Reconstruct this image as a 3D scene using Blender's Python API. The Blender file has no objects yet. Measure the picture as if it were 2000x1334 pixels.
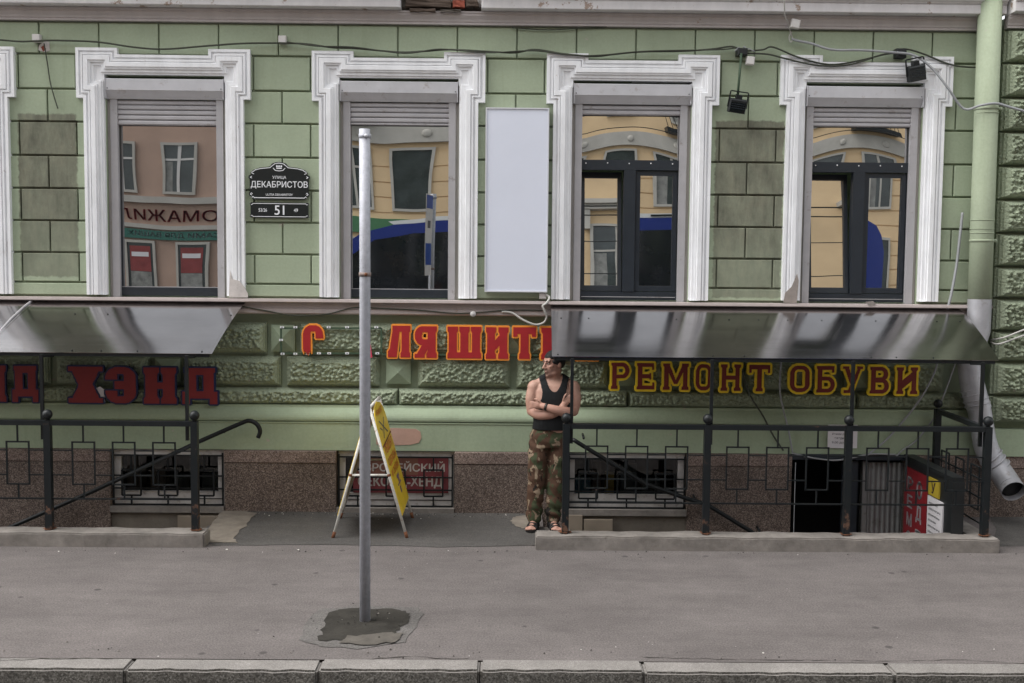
import bpy, bmesh, math, random
import numpy as np
from mathutils import Vector, Matrix, noise as mnoise
R = math.radians
random.seed(7)
scene = bpy.context.scene
COL = scene.collection

# ------------------------------------------------------------------ camera
F_PX, PITCH, YAW, ROLL = 2157.0, R(4.16), R(-0.55), R(0.54)
CAM = Vector((0.0, -11.2, 2.55))
ROT = Matrix.Rotation(YAW, 3, 'Z') @ Matrix.Rotation(math.pi / 2 - PITCH, 3, 'X') @ Matrix.Rotation(ROLL, 3, 'Z')
cam_data = bpy.data.cameras.new('camera')
cam_data.sensor_width = 36.0
cam_data.lens = 36.0 * F_PX / 2000.0
cam_data.clip_start = 0.01
cam_data.clip_end = 2000.0
cam = bpy.data.objects.new('camera', cam_data)
cam.matrix_world = Matrix.Translation(CAM) @ ROT.to_4x4()
COL.objects.link(cam)
scene.camera = cam

# ------------------------------------------------------------------ sky, sun, exposure
world = bpy.data.worlds.new('World')
scene.world = world
world.use_nodes = True
wn = world.node_tree
bg = wn.nodes['Background']
sky = wn.nodes.new('ShaderNodeTexSky')
sky.sky_type = 'NISHITA'
sky.sun_disc = False
SUN_EL, SUN_AZ = R(57), R(268)
sky.sun_elevation = SUN_EL
sky.sun_rotation = SUN_AZ
sky.air_density = 1.0
sky.dust_density = 1.5
sky.ozone_density = 1.0
hsv = wn.nodes.new('ShaderNodeHueSaturation')
hsv.inputs['Saturation'].default_value = 0.14      # grey, overcast sky
wn.links.new(sky.outputs[0], hsv.inputs['Color'])
wn.links.new(hsv.outputs[0], bg.inputs['Color'])
bg.inputs['Strength'].default_value = 0.13
sun_data = bpy.data.lights.new('sun', 'SUN')
sun_data.energy = 1.5
sun_data.angle = R(60)
sun_data.color = (1.0, 0.97, 0.93)
sun = bpy.data.objects.new('sun', sun_data)
# sun direction: sky sun_rotation turns clockwise from +Y
sdir = Vector((math.sin(SUN_AZ) * math.cos(SUN_EL), math.cos(SUN_AZ) * math.cos(SUN_EL), math.sin(SUN_EL)))
sun.rotation_euler = sdir.to_track_quat('Z', 'Y').to_euler()
COL.objects.link(sun)
vs = scene.view_settings
vs.view_transform = 'Standard'
vs.look = 'None'
vs.gamma = 1.0
vs.use_curve_mapping = False
vs.exposure = 1.5
scene.render.film_transparent = False
scene.cycles.max_bounces = 8
scene.cycles.glossy_bounces = 5
scene.cycles.use_denoising = True


# ------------------------------------------------------------------ measuring helpers (photo measurements -> metres)
def ray(x, y):
    return ROT @ Vector(((x - 1000) / F_PX, (667 - y) / F_PX, -1))


def W(x, y, Y=0.0):
    d = ray(x, y)
    t = (Y - CAM.y) / d.y
    p = CAM + d * t
    return (p.x, p.z)


def WX(x, y, Y=0.0):
    return W(x, y, Y)[0]


def WZ(x, y, Y=0.0):
    return W(x, y, Y)[1]


def P3(x, y, Y=0.0):
    a = W(x, y, Y)
    return Vector((a[0], Y, a[1]))


def G(x, y, z=0.0):
    d = ray(x, y)
    t = (z - CAM.z) / d.z
    p = CAM + d * t
    return (p.x, p.y)


# ------------------------------------------------------------------ mesh helpers
class MB:
    """collects shapes; build() links them as one mesh object"""

    def __init__(self):
        self.v, self.f, self.mi, self.sm = [], [], [], []
        self.cur, self.smooth = 0, False

    def add(self, vs, fs):
        b = len(self.v)
        self.v.extend([tuple(p) for p in vs])
        for q in fs:
            self.f.append(tuple(b + i for i in q))
            self.mi.append(self.cur)
            self.sm.append(self.smooth)
        return self

    def box(self, x0, x1, y0, y1, z0, z1):
        v = [(x0, y0, z0), (x1, y0, z0), (x1, y1, z0), (x0, y1, z0), (x0, y0, z1), (x1, y0, z1), (x1, y1, z1), (x0, y1, z1)]
        return self.add(v, [(0, 3, 2, 1), (4, 5, 6, 7), (0, 1, 5, 4), (1, 2, 6, 5), (2, 3, 7, 6), (3, 0, 4, 7)])

    def cham(self, x0, x1, y0, y1, z0, z1, c=.005):
        """box whose front (y0) edges are chamfered"""
        v = [(x0, y1, z0), (x1, y1, z0), (x1, y1, z1), (x0, y1, z1),
             (x0, y0 + c, z0), (x1, y0 + c, z0), (x1, y0 + c, z1), (x0, y0 + c, z1),
             (x0 + c, y0, z0 + c), (x1 - c, y0, z0 + c), (x1 - c, y0, z1 - c), (x0 + c, y0, z1 - c)]
        f = [(0, 3, 2, 1), (8, 9, 10, 11)]
        for i in range(4):
            j = (i + 1) % 4
            f += [(i, j, 4 + j, 4 + i), (4 + i, 4 + j, 8 + j, 8 + i)]
        return self.add(v, f)

    def prism(self, pts, y0, y1):
        """polygon in XZ (counter-clockwise seen from the street), extruded from y0 (front) to y1"""
        n = len(pts)
        v = [(x, y0, z) for x, z in pts] + [(x, y1, z) for x, z in pts]
        f = [tuple(range(n)), tuple(range(2 * n - 1, n - 1, -1))]
        f += [(i, i + n, (i + 1) % n + n, (i + 1) % n) for i in range(n)]
        return self.add(v, f)

    def extrude_x(self, prof, x0, x1, caps=True):
        """profile of (y, z) points run along X"""
        n = len(prof)
        v = [(x0, y, z) for y, z in prof] + [(x1, y, z) for y, z in prof]
        f = [(i, i + 1, i + 1 + n, i + n) for i in range(n - 1)]
        if caps:
            f += [tuple(range(n - 1, -1, -1)), tuple(range(n, 2 * n))]
        return self.add(v, f)

    def tube(self, path, r, n=8, caps=True, radii=None, flat=None):
        path = [Vector(p) for p in path]
        rings = []
        up = Vector((0, 0, 1))
        prev = None
        for i, p in enumerate(path):
            d = (path[min(i + 1, len(path) - 1)] - path[max(i - 1, 0)]).normalized()
            if prev is None:
                a = up if abs(d.z) < .9 else Vector((1, 0, 0))
                u = d.cross(a).normalized()
            else:
                u = (prev - d * prev.dot(d)).normalized()
            w = d.cross(u)
            prev = u
            rr = radii[i] if radii else r
            rings.append([p + (u * math.cos(2 * math.pi * k / n) + w * math.sin(2 * math.pi * k / n)) * rr for k in range(n)])
        v = [q for ring in rings for q in ring]
        f = []
        for i in range(len(rings) - 1):
            for k in range(n):
                f.append((i * n + k, i * n + (k + 1) % n, (i + 1) * n + (k + 1) % n, (i + 1) * n + k))
        if caps:
            f += [tuple(range(n - 1, -1, -1)), tuple((len(rings) - 1) * n + k for k in range(n))]
        s = self.smooth
        self.smooth = n > 5
        self.add(v, f)
        self.smooth = s
        return self

    def bar(self, a, b, w, h=None):
        """square bar from a to b"""
        a, b = Vector(a), Vector(b)
        h = h or w
        d = (b - a).normalized()
        up = Vector((0, 0, 1)) if abs(d.z) < .9 else Vector((0, 1, 0))
        u = d.cross(up).normalized() * w / 2
        t = u.cross(d).normalized() * h / 2
        v = [a + u + t, a - u + t, a - u - t, a + u - t, b + u + t, b - u + t, b - u - t, b + u - t]
        return self.add(v, [(0, 1, 2, 3), (7, 6, 5, 4), (0, 4, 5, 1), (1, 5, 6, 2), (2, 6, 7, 3), (3, 7, 4, 0)])

    def ball(self, c, r, nu=16, nv=10, sx=1, sy=1, sz=1, rot=None):
        v, f = [], []
        for j in range(nv + 1):
            th = math.pi * j / nv
            for i in range(nu):
                ph = 2 * math.pi * i / nu
                p = Vector((r * sx * math.sin(th) * math.cos(ph), r * sy * math.sin(th) * math.sin(ph), r * sz * math.cos(th)))
                if rot:
                    p = rot @ p
                v.append(Vector(c) + p)
        for j in range(nv):
            for i in range(nu):
                f.append((j * nu + i, (j + 1) * nu + i, (j + 1) * nu + (i + 1) % nu, j * nu + (i + 1) % nu))
        s = self.smooth
        self.smooth = True
        self.add(v, f)
        self.smooth = s
        return self

    def mesh(self, name, mats):
        me = bpy.data.meshes.new(name)
        me.from_pydata(self.v, [], self.f)
        for m in (mats if isinstance(mats, (list, tuple)) else [mats]):
            me.materials.append(m)
        me.polygons.foreach_set('material_index', self.mi)
        me.polygons.foreach_set('use_smooth', self.sm)
        me.update()
        return me

    def build(self, name, mats, parent=None, **k):
        return link(name, self.mesh(name, mats), parent, **k)


def link(name, me, parent=None, loc=None, label=None, cat=None, group=None, kind=None):
    o = bpy.data.objects.new(name, me)
    COL.objects.link(o)
    if loc is not None:
        o.location = loc
    if parent is not None:
        o.parent = parent
        if parent.type == 'EMPTY':
            o.matrix_parent_inverse = Matrix.Translation(-Vector(parent.location))
        elif parent.parent is None or loc is None:
            o.matrix_parent_inverse = Matrix.Translation(-Vector(parent.location))
    return tag(o, label, cat, group, kind)


def tag(o, label=None, cat=None, group=None, kind=None):
    if label: o['label'] = label
    if cat: o['category'] = cat
    if group: o['group'] = group
    if kind: o['kind'] = kind
    return o


def empty(name, loc, label=None, cat=None, group=None):
    o = bpy.data.objects.new(name, None)
    o.location = loc
    o.empty_display_size = .1
    COL.objects.link(o)
    return tag(o, label, cat, group)


def smooth_path(pts, n=6):
    """Catmull-Rom through the points"""
    pts = [Vector(p) for p in pts]
    out = []
    for i in range(len(pts) - 1):
        p0, p1, p2, p3 = pts[max(i - 1, 0)], pts[i], pts[i + 1], pts[min(i + 2, len(pts) - 1)]
        for k in range(n):
            t = k / n
            out.append(.5 * ((2 * p1) + (p2 - p0) * t + (2 * p0 - 5 * p1 + 4 * p2 - p3) * t * t + (3 * p1 - p0 - 3 * p2 + p3) * t ** 3))
    out.append(pts[-1])
    return out


# ------------------------------------------------------------------ material helper
class N:
    def __init__(self, name, base=(.5, .5, .5), rough=.7, metal=0., spec=.4):
        self.m = bpy.data.materials.new(name)
        self.m.use_nodes = True
        self.nt = self.m.node_tree
        self.b = self.nt.nodes['Principled BSDF']
        self.set('Base Color', base)
        self.set('Roughness', rough)
        self.set('Metallic', metal)
        self.set('Specular IOR Level', spec)
        g = self.nt.nodes.new('ShaderNodeNewGeometry')
        self.pos = g.outputs['Position']
        self.nrm = g.outputs['Normal']

    def set(self, k, v):
        s = self.b.inputs[k]
        if isinstance(v, bpy.types.NodeSocket):
            self.nt.links.new(v, s)
        elif isinstance(v, (tuple, list)) and len(v) == 3:
            s.default_value = (*v, 1)
        else:
            s.default_value = v
        return self

    def put(self, s, v):
        if isinstance(v, bpy.types.NodeSocket):
            self.nt.links.new(v, s)
        elif isinstance(v, (tuple, list)) and len(v) == 3 and s.type == 'RGBA':
            s.default_value = (*v, 1)
        else:
            s.default_value = v

    def scaled(self, sx, sy, sz, vec=None):
        n = self.nt.nodes.new('ShaderNodeMapping')
        self.put(n.inputs['Vector'], vec or self.pos)
        n.inputs['Scale'].default_value = (sx, sy, sz)
        return n.outputs[0]

    def local(self):
        return self.nt.nodes.new('ShaderNodeTexCoord').outputs['Object']

    def noise(self, scale, detail=4, rough=.55, vec=None, dist=0):
        n = self.nt.nodes.new('ShaderNodeTexNoise')
        self.put(n.inputs['Vector'], vec or self.pos)
        n.inputs['Scale'].default_value = scale
        n.inputs['Detail'].default_value = detail
        n.inputs['Roughness'].default_value = rough
        n.inputs['Distortion'].default_value = dist
        return n.outputs['Fac']

    def voro(self, scale, feature='F1', vec=None, out='Distance', rand=1):
        n = self.nt.nodes.new('ShaderNodeTexVoronoi')
        n.feature = feature
        self.put(n.inputs['Vector'], vec or self.pos)
        n.inputs['Scale'].default_value = scale
        n.inputs['Randomness'].default_value = rand
        return n.outputs[out]

    def ramp(self, fac, stops, interp='LINEAR'):
        n = self.nt.nodes.new('ShaderNodeValToRGB')
        n.color_ramp.interpolation = interp
        e = n.color_ramp.elements
        while len(e) < len(stops):
            e.new(.5)
        for q, (p, c) in zip(e, stops):
            q.position = p
            q.color = (c, c, c, 1) if isinstance(c, (int, float)) else (*c, 1)
        self.put(n.inputs[0], fac)
        return n.outputs[0]

    def mix(self, fac, a, b, t='MIX'):
        n = self.nt.nodes.new('ShaderNodeMix')
        n.data_type = 'RGBA'
        n.blend_type = t
        self.put(n.inputs[0], fac)
        self.put(n.inputs[6], a)
        self.put(n.inputs[7], b)
        return n.outputs[2]

    def math(self, op, a, b=0., clamp=False):
        n = self.nt.nodes.new('ShaderNodeMath')
        n.operation = op
        n.use_clamp = clamp
        self.put(n.inputs[0], a)
        self.put(n.inputs[1], b)
        return n.outputs[0]

    def xyz(self, vec=None):
        n = self.nt.nodes.new('ShaderNodeSeparateXYZ')
        self.put(n.inputs[0], vec or self.pos)
        return n.outputs

    def step(self, v, a, b, lo=0., hi=1.):
        n = self.nt.nodes.new('ShaderNodeMapRange')
        n.interpolation_type = 'SMOOTHSTEP'
        self.put(n.inputs[0], v)
        for i, q in enumerate((a, b, lo, hi)):
            n.inputs[i + 1].default_value = q
        return n.outputs[0]

    def rect(self, u, v, u0, u1, v0, v1, s=.02):
        m = self.math
        a = m('MULTIPLY', self.step(u, u0 - s, u0 + s), self.step(u, u1 - s, u1 + s, 1, 0))
        b = m('MULTIPLY', self.step(v, v0 - s, v0 + s), self.step(v, v1 - s, v1 + s, 1, 0))
        return m('MULTIPLY', a, b)

    def bump(self, h, strength=.5, dist=.01):
        n = self.nt.nodes.new('ShaderNodeBump')
        n.inputs['Strength'].default_value = strength
        n.inputs['Distance'].default_value = dist
        self.put(n.inputs['Height'], h)
        self.nt.links.new(n.outputs[0], self.b.inputs['Normal'])
        return self


def simple(name, base, rough=.6, metal=0., spec=.4, var=.12, vscale=6., bump=0., bscale=60., dirt=None):
    """paint / plastic / metal with tone variation, fine relief and optional dirt colour"""
    n = N(name, base, rough, metal, spec)
    c = base
    if var:
        k = n.ramp(n.noise(vscale, 5, .6), [(.25, 1 - var), (.75, 1 + var)])
        c = n.mix(1., base, k, 'MULTIPLY')
    if dirt:
        col, amt = dirt
        msk = n.ramp(n.noise(vscale * 1.7, 8, .7), [(.62 - amt * .25, 0.), (.72, 1.)])
        c = n.mix(msk, c, col)
    n.set('Base Color', c)
    if bump:
        n.bump(n.noise(bscale, 3), bump, .01)
    return n.m

# ================================================================== materials of the setting
def green_paint(name, base, bumpy=.25, stains=True):
    n = N(name, base, .82, 0, .25)
    x, y, z = n.xyz()
    big = n.ramp(n.noise(1.1, 5, .6), [(.3, .88), (.7, 1.1)])
    c = n.mix(1., base, big, 'MULTIPLY')
    oi = n.nt.nodes.new('ShaderNodeObjectInfo')
    c = n.mix(1., c, n.ramp(oi.outputs['Random'], [(0., .93), (1., 1.05)]), 'MULTIPLY')
    fine = n.ramp(n.noise(38, 4, .7), [(.3, .93), (.7, 1.05)])
    c = n.mix(1., c, fine, 'MULTIPLY')
    streak = n.ramp(n.noise(1., 6, .65, n.scaled(9, 9, .8)), [(.55, 0.), (.8, .35)])
    c = n.mix(streak, c, (base[0] * .62, base[1] * .62, base[2] * .55))
    if stains:
        # two bare, dirty rectangles where old sign boards hung
        wob = n.math('MULTIPLY', n.math('SUBTRACT', n.noise(14, 4), .5), .06)
        xx, zz = n.math('ADD', x, wob), n.math('ADD', z, wob)
        for (x0, x1, z0, z1) in STAINS:
            m = n.rect(xx, zz, x0, x1, z0, z1, .012)
            pat = n.ramp(n.noise(3., 8, .7, n.scaled(2.4, 2.4, .7)), [(.3, (.095, .096, .072)), (.5, (.165, .166, .125)), (.72, (.25, .25, .18))])
            fade = n.step(zz, z0, z0 + 1.0, .72, 1.)
            edge = n.ramp(n.noise(4.5, 6, .7), [(.25, .72), (.6, 1.)])
            c = n.mix(n.math('MULTIPLY', n.math('MULTIPLY', m, fade), edge), c, pat)
    chips = n.ramp(n.noise(5.3, 9, .74), [(.665, 0.), (.675, 1.)])
    c = n.mix(chips, c, (.42, .37, .32))
    n.set('Base Color', c)
    h = n.math('ADD', n.noise(120, 3), n.math('MULTIPLY', n.noise(13, 5, .6), 2.))
    if bumpy > .6:
        h = n.math('ADD', n.noise(55, 5, .7), n.math('MULTIPLY', n.voro(38), -.8))
        n.bump(h, .9, .014)
    else:
        n.bump(h, bumpy, .004)
    return n.m


STAINS = [(WX(36, 300), WX(150, 300), 2.35, WZ(90, 223)), (WX(1397, 300), WX(1531, 300), 2.2, WZ(1460, 236))]
M_ASHLAR = green_paint('green_ashlar_paint', (.355, .415, .295), .3)
M_GREEN = green_paint('green_render_paint', (.315, .38, .265), .3, False)
M_ROUGH = green_paint('green_rough_render', (.33, .38, .27), .8, False)


def white_paint(name, base, chip=.68):
    n = N(name, base, .6, 0, .4)
    k = n.ramp(n.noise(2.2, 6, .65, n.scaled(3, 3, 1)), [(.3, .86), (.65, 1.03)])
    c = n.mix(1., base, k, 'MULTIPLY')
    dirt = n.ramp(n.noise(7., 9, .75, n.scaled(1.4, 1.4, .6)), [(.58, 0.), (.78, .4)])
    c = n.mix(dirt, c, (.42, .36, .33))
    ch = n.ramp(n.noise(6.1, 10, .75), [(chip, 0.), (chip + .012, 1.)])
    c = n.mix(ch, c, (.34, .26, .21))
    n.set('Base Color', c)
    n.bump(n.math('ADD', n.noise(22, 6, .7), n.math('MULTIPLY', ch, -.5)), .32, .006)
    return n.m


M_WHITE = white_paint('white_trim_paint', (.86, .87, .885))
M_CORN = white_paint('weathered_cornice_paint', (.50, .46, .45), .66)
M_FASCIA = white_paint('peeling_white_fascia', (.66, .64, .64), .60)
M_LEDGE = white_paint('dirty_pink_ledge_paint', (.43, .37, .35), .64)


def granite(name, cols, scale=120, rough=.75):
    n = N(name, cols[1], rough, 0, .35)
    v = n.voro(scale, 'F1', None, 'Color')
    g = n.nt.nodes.new('ShaderNodeSeparateColor')
    n.put(g.inputs[0], v)
    c = n.ramp(g.outputs[0], [(0., cols[0]), (.35, cols[1]), (.7, cols[2]), (1., cols[3])])
    c = n.mix(1., c, n.ramp(n.noise(2.3, 6, .65), [(.3, .72), (.7, 1.15)]), 'MULTIPLY')
    n.set('Base Color', c)
    n.bump(n.math('ADD', g.outputs[1], n.noise(40, 4)), .5, .004)
    return n.m


M_PLINTH = granite('brown_granite', [(.05, .038, .032), (.11, .082, .068), (.165, .125, .105), (.29, .235, .20)], 130)
M_PLINTH2 = granite('pink_granite', [(.08, .058, .048), (.17, .125, .105), (.235, .175, .15), (.36, .29, .25)], 130)
M_KERB = granite('grey_granite_kerb', [(.15, .138, .127), (.195, .18, .168), (.23, .215, .20), (.29, .275, .26)], 240)


M_KERB_FRONT = granite('dark_granite_kerb_front', [(.05, .047, .04), (.10, .092, .08), (.14, .13, .115), (.22, .21, .19)], 110)  # darker, coarser-grained granite for the kerb faces turned to the road


def asphalt(name, base, spots=True, sc=1.):
    n = N(name, base, .92, 0, .2)
    g = n.ramp(n.noise(75 * sc, 4, .75), [(.3, .62), (.5, 1.), (.7, 1.45)])
    c = n.mix(1., base, g, 'MULTIPLY')
    c = n.mix(1., c, n.ramp(n.noise(.9, 6, .6), [(.3, .86), (.7, 1.12)]), 'MULTIPLY')
    c = n.mix(1., c, n.ramp(n.noise(6, 6, .7), [(.3, .90), (.7, 1.08)]), 'MULTIPLY')
    c = n.mix(1., c, n.ramp(n.noise(1., 7, .7, n.scaled(.5, 2.2, 1)), [(.35, .86), (.6, 1.06)]), 'MULTIPLY')
    if spots:
        d = n.voro(2.7, 'F1', n.mix(.02, n.pos, n.nt.nodes['Noise Texture'].outputs['Color']))
        k = n.ramp(d, [(.055, .7), (.085, 0.)])
        c = n.mix(k, c, (.045, .042, .04))
        d2 = n.voro(9.7, 'F1')
        c = n.mix(n.ramp(d2, [(.035, .55), (.05, 0.)]), c, (.06, .055, .05))
        d3 = n.voro(5.1, 'F1', n.scaled(1, 1, 1, n.pos))
        c = n.mix(n.ramp(d3, [(.018, .8), (.024, 0.)]), c, (.5, .48, .45))
        pass
    n.set('Base Color', c)
    n.bump(n.noise(90 * sc, 4, .75), .8, .008)
    return n.m


M_PAVE = asphalt('old_pinkish_asphalt', (.139, .124, .119))
M_DARKASPH = asphalt('newer_dark_asphalt', (.088, .083, .078), False)
M_PATCH = asphalt('grey_patch_asphalt', (.122, .114, .108), False)
M_ROAD = asphalt('road_asphalt', (.08, .078, .076))


def concrete(name, base, amt=.35):
    n = N(name, base, .9, 0, .2)
    c = n.mix(1., base, n.ramp(n.noise(5, 8, .7), [(.25, 1 - amt), (.75, 1 + amt * .6)]), 'MULTIPLY')
    c = n.mix(n.ramp(n.noise(11, 9, .75), [(.6, 0.), (.72, .6)]), c, (base[0] * .4, base[1] * .38, base[2] * .34))
    n.set('Base Color', c)
    n.bump(n.noise(35, 8, .7), .6, .008)
    return n.m


M_CONC = concrete('weathered_concrete', (.23, .21, .19), .45)
M_OLD = simple('pale_litter', (.6, .58, .53), .8, var=.1)
M_PLASTER = concrete('stained_plaster', (.17, .15, .125), .3)
M_SAND = concrete('sandy_cement', (.24, .21, .175), .4)
M_DIRT = concrete('dark_soil', (.036, .033, .028), .6)
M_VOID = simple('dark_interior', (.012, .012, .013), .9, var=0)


def curve_glass(name, tint, refl):
    """window pane: dark room behind, strong mirror of the street"""
    n = N(name, tint, .0, 0, .5)
    out = n.nt.nodes['Material Output']
    gl = n.nt.nodes.new('ShaderNodeBsdfGlossy')
    gl.inputs['Roughness'].default_value = .004
    gl.inputs['Color'].default_value = (.92, .93, .93, 1)
    fr = n.nt.nodes.new('ShaderNodeFresnel')
    fr.inputs[0].default_value = 1.5
    f = n.math('ADD', n.math('MULTIPLY', fr.outputs[0], 1.2), refl, True)
    mx = n.nt.nodes.new('ShaderNodeMixShader')
    n.put(mx.inputs[0], f)
    n.set('Specular IOR Level', 0.)
    n.set('Roughness', .9)
    n.nt.links.new(n.b.outputs[0], mx.inputs[1])
    n.nt.links.new(gl.outputs[0], mx.inputs[2])
    n.nt.links.new(mx.outputs[0], out.inputs[0])
    return n.m


M_GLASS = curve_glass('mirror_tinted_glass', (.010, .012, .015), .62)
M_GLASS_B = curve_glass('dim_tinted_glass', (.012, .014, .016), .45)
M_GLASS_D = curve_glass('dark_basement_glass', (.012, .015, .015), .06)


def clear_glass(name):
    n = N(name)
    out = n.nt.nodes['Material Output']
    gl = n.nt.nodes.new('ShaderNodeBsdfGlossy')
    gl.inputs['Roughness'].default_value = .01
    tr_ = n.nt.nodes.new('ShaderNodeBsdfTransparent')
    tr_.inputs[0].default_value = (.62, .66, .66, 1)
    fr = n.nt.nodes.new('ShaderNodeFresnel')
    fr.inputs[0].default_value = 1.5
    mx = n.nt.nodes.new('ShaderNodeMixShader')
    n.put(mx.inputs[0], n.math('MULTIPLY', fr.outputs[0], 1.6, True))
    n.nt.links.new(tr_.outputs[0], mx.inputs[1])
    n.nt.links.new(gl.outputs[0], mx.inputs[2])
    n.nt.links.new(mx.outputs[0], out.inputs[0])
    return n.m


M_GLASS_C = clear_glass('clear_basement_glass')
M_PVC = simple('anthracite_window_frame', (.022, .028, .036), .38, 0, .45, .15, 8)
M_SHUT = simple('grey_roller_shutter', (.40, .39, .40), .5, 0, .4, .10, 5, dirt=((.22, .19, .17), .1))
M_BOXM = simple('pale_grey_shutter_box', (.52, .52, .54), .5, 0, .4, .10, 5, dirt=((.32, .28, .26), .15))

# ================================================================== the ground
WIN_X = [-3.381 + 2.336 * i for i in range(4)]          # centres of the four windows in view
PIT_L = (-9.0, -2.66)                                    # stairwell pits (x range)
PIT_R = (.42, 4.22)
PIT_Y0, PIT_Y1 = -1.36, -.17
KY = -4.30

MB().add([(-300, -300, -.14), (300, -300, -.14), (300, -4.45, -.14), (-300, -4.45, -.14)], [(0, 1, 2, 3)]).build('road', M_ROAD, kind='structure')
pv = MB()


def sheet(mb, x0, x1, y0, y1, z):
    nx = max(1, int((x1 - x0) / 4)) if x1 - x0 < 50 else 1
    for i in range(nx):
        a, b = x0 + (x1 - x0) * i / nx, x0 + (x1 - x0) * (i + 1) / nx
        mb.add([(a, y0, z), (b, y0, z), (b, y1, z), (a, y1, z)], [(0, 1, 2, 3)])


sheet(pv, -60, 60, KY, PIT_Y0 - .12, 0)
sheet(pv, -60, PIT_L[0], PIT_Y0 - .12, 1, 0)
sheet(pv, PIT_L[1], PIT_R[0], PIT_Y0 - .12, 0, 0)
sheet(pv, PIT_R[1], 60, PIT_Y0 - .12, 1, 0)
pv.build('pavement', M_PAVE, kind='structure')


def blob(pts, z, name, m, jitter=.02, seed=1, sub=5):
    rnd = random.Random(seed)
    out = []
    for i in range(len(pts)):
        a, b = Vector(pts[i]), Vector(pts[(i + 1) % len(pts)])
        for k in range(sub):
            p = a.lerp(b, k / sub)
            out.append((p.x + rnd.uniform(-jitter, jitter), p.y + rnd.uniform(-jitter, jitter), z))
    return MB().add(out, [tuple(range(len(out)))]).build(name, m, kind='structure')


# darker strip of asphalt along the wall, beige cement apron, patch round the pole
blob([G(*p) for p in [(415, 1066), (640, 1064), (860, 1069), (1044, 1066), (1046, 1000), (900, 990), (700, 985), (440, 985)]], .004, 'asphalt_strip', M_DARKASPH, .012, 3)
blob([G(*p) for p in [(1951, 1066), (2120, 1068), (2300, 1066), (2300, 990), (1930, 990)]], .004, 'asphalt_strip', M_DARKASPH, .02, 4)
blob([G(*p) for p in [(408, 1062), (462, 1061), (458, 1048), (478, 1030), (500, 1003), (470, 998), (436, 998), (408, 1036)]], .009, 'cement_apron', M_SAND, .018, 5)
blob([G(*p) for p in [(1000, 1012), (1030, 1008), (1040, 1030), (1018, 1034), (998, 1024)]], .009, 'cement_apron', M_SAND, .02, 6)
blob([G(*p) for p in [(586, 1252), (592, 1232), (604, 1210), (625, 1190), (700, 1184), (815, 1188), (828, 1200), (812, 1225), (790, 1255), (700, 1268), (630, 1263)]], .004, 'asphalt_patch', M_PATCH, .012, 8)
blob([G(*p) for p in [(622, 1252), (630, 1232), (640, 1200), (665, 1191), (770, 1190), (805, 1200), (796, 1218), (770, 1240), (700, 1254)]], .008, 'soil_patch', M_DIRT, .02, 9)
M_TAN = concrete('tan_sand', (.10, .09, .078), .5)
blob([G(*p) for p in [(660, 1258), (680, 1245), (740, 1240), (790, 1238), (776, 1256), (720, 1262)]], .012, 'sand_patch', M_TAN, .018, 10)

# cracks in the asphalt along the kerb and the low wall
def crack(px, seed, w=.010):
    rq = random.Random(seed)
    pts_ = [Vector((*G(*q), .0035)) for q in px]
    path_ = []
    for a, b in zip(pts_[:-1], pts_[1:]):
        n_ = max(2, int((b - a).length / .05))
        for k in range(n_):
            path_.append(a.lerp(b, k / n_) + Vector((rq.uniform(-.004, .004), rq.uniform(-.010, .010), 0)))
    mb = MB()
    v_ = []
    for q in path_:
        ww = w * rq.uniform(.15, 1.)
        v_ += [(q.x, q.y - ww / 2, q.z), (q.x, q.y + ww / 2, q.z)]
    mb.add(v_, [(2 * i, 2 * i + 2, 2 * i + 3, 2 * i + 1) for i in range(len(path_) - 1)])
    mb.build('pavement_crack', M_DIRT, kind='structure')


crack([(1250, 1284), (1400, 1288), (1640, 1291), (1760, 1292), (1870, 1289), (1960, 1295), (2080, 1298)], 1)
crack([(-40, 1291), (60, 1289), (150, 1287), (240, 1287)], 2)
crack([(690, 1291), (800, 1282), (850, 1286), (930, 1288)], 3)
crack([(1040, 1066), (1200, 1067), (1400, 1070), (1650, 1074), (1960, 1078)], 4, .014)
crack([(-20, 1066), (150, 1066), (300, 1067), (405, 1066)], 5, .014)
crack([(1000, 1020), (1020, 1028), (1030, 1040), (1045, 1050)], 6)

# granite kerb: one stone after another
kerb = empty('kerb', (0, KY, 0))
kerb['kind'] = 'structure'
joints = [-9.3, -7.6, -6.0, -4.5] + [G(x, 1310)[0] for x in (242, 620, 937, 1258, 1742)] + [4.2, 5.8, 7.4, 9.0]
for i in range(len(joints) - 1):
    a, b = joints[i] + .003, joints[i + 1] - .003
    rnd = random.Random(i)
    dz, dy = rnd.uniform(-.006, .006), rnd.uniform(-.006, .006)
    bm = bmesh.new()
    bmesh.ops.create_cube(bm, size=1)
    for v in bm.verts:
        v.co = Vector((a + (v.co.x + .5) * (b - a), KY - .19 + dy + (v.co.y + .5) * .19, -.3 + (v.co.z + .5) * (.305 + dz)))
    bmesh.ops.bevel(bm, geom=bm.edges[:], offset=.014, segments=2, affect='EDGES')
    long_e = [e for e in bm.edges if abs((e.verts[0].co - e.verts[1].co).x) > .3]
    bmesh.ops.subdivide_edges(bm, edges=long_e, cuts=30)
    for v in bm.verts:
        k_ = max(0., min(1., (KY - .05 - v.co.y) / .12))
        v.co += Vector((0, 1, .6)) * (mnoise.noise(Vector((v.co.x * 9, 0, v.co.z * 4))) * .008 * k_)
    me = bpy.data.meshes.new('kerb_stone')
    bm.to_mesh(me)
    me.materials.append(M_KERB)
    me.materials.append(M_KERB_FRONT)
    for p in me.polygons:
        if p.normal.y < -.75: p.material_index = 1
    link('kerb_stone', me, kerb)

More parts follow.
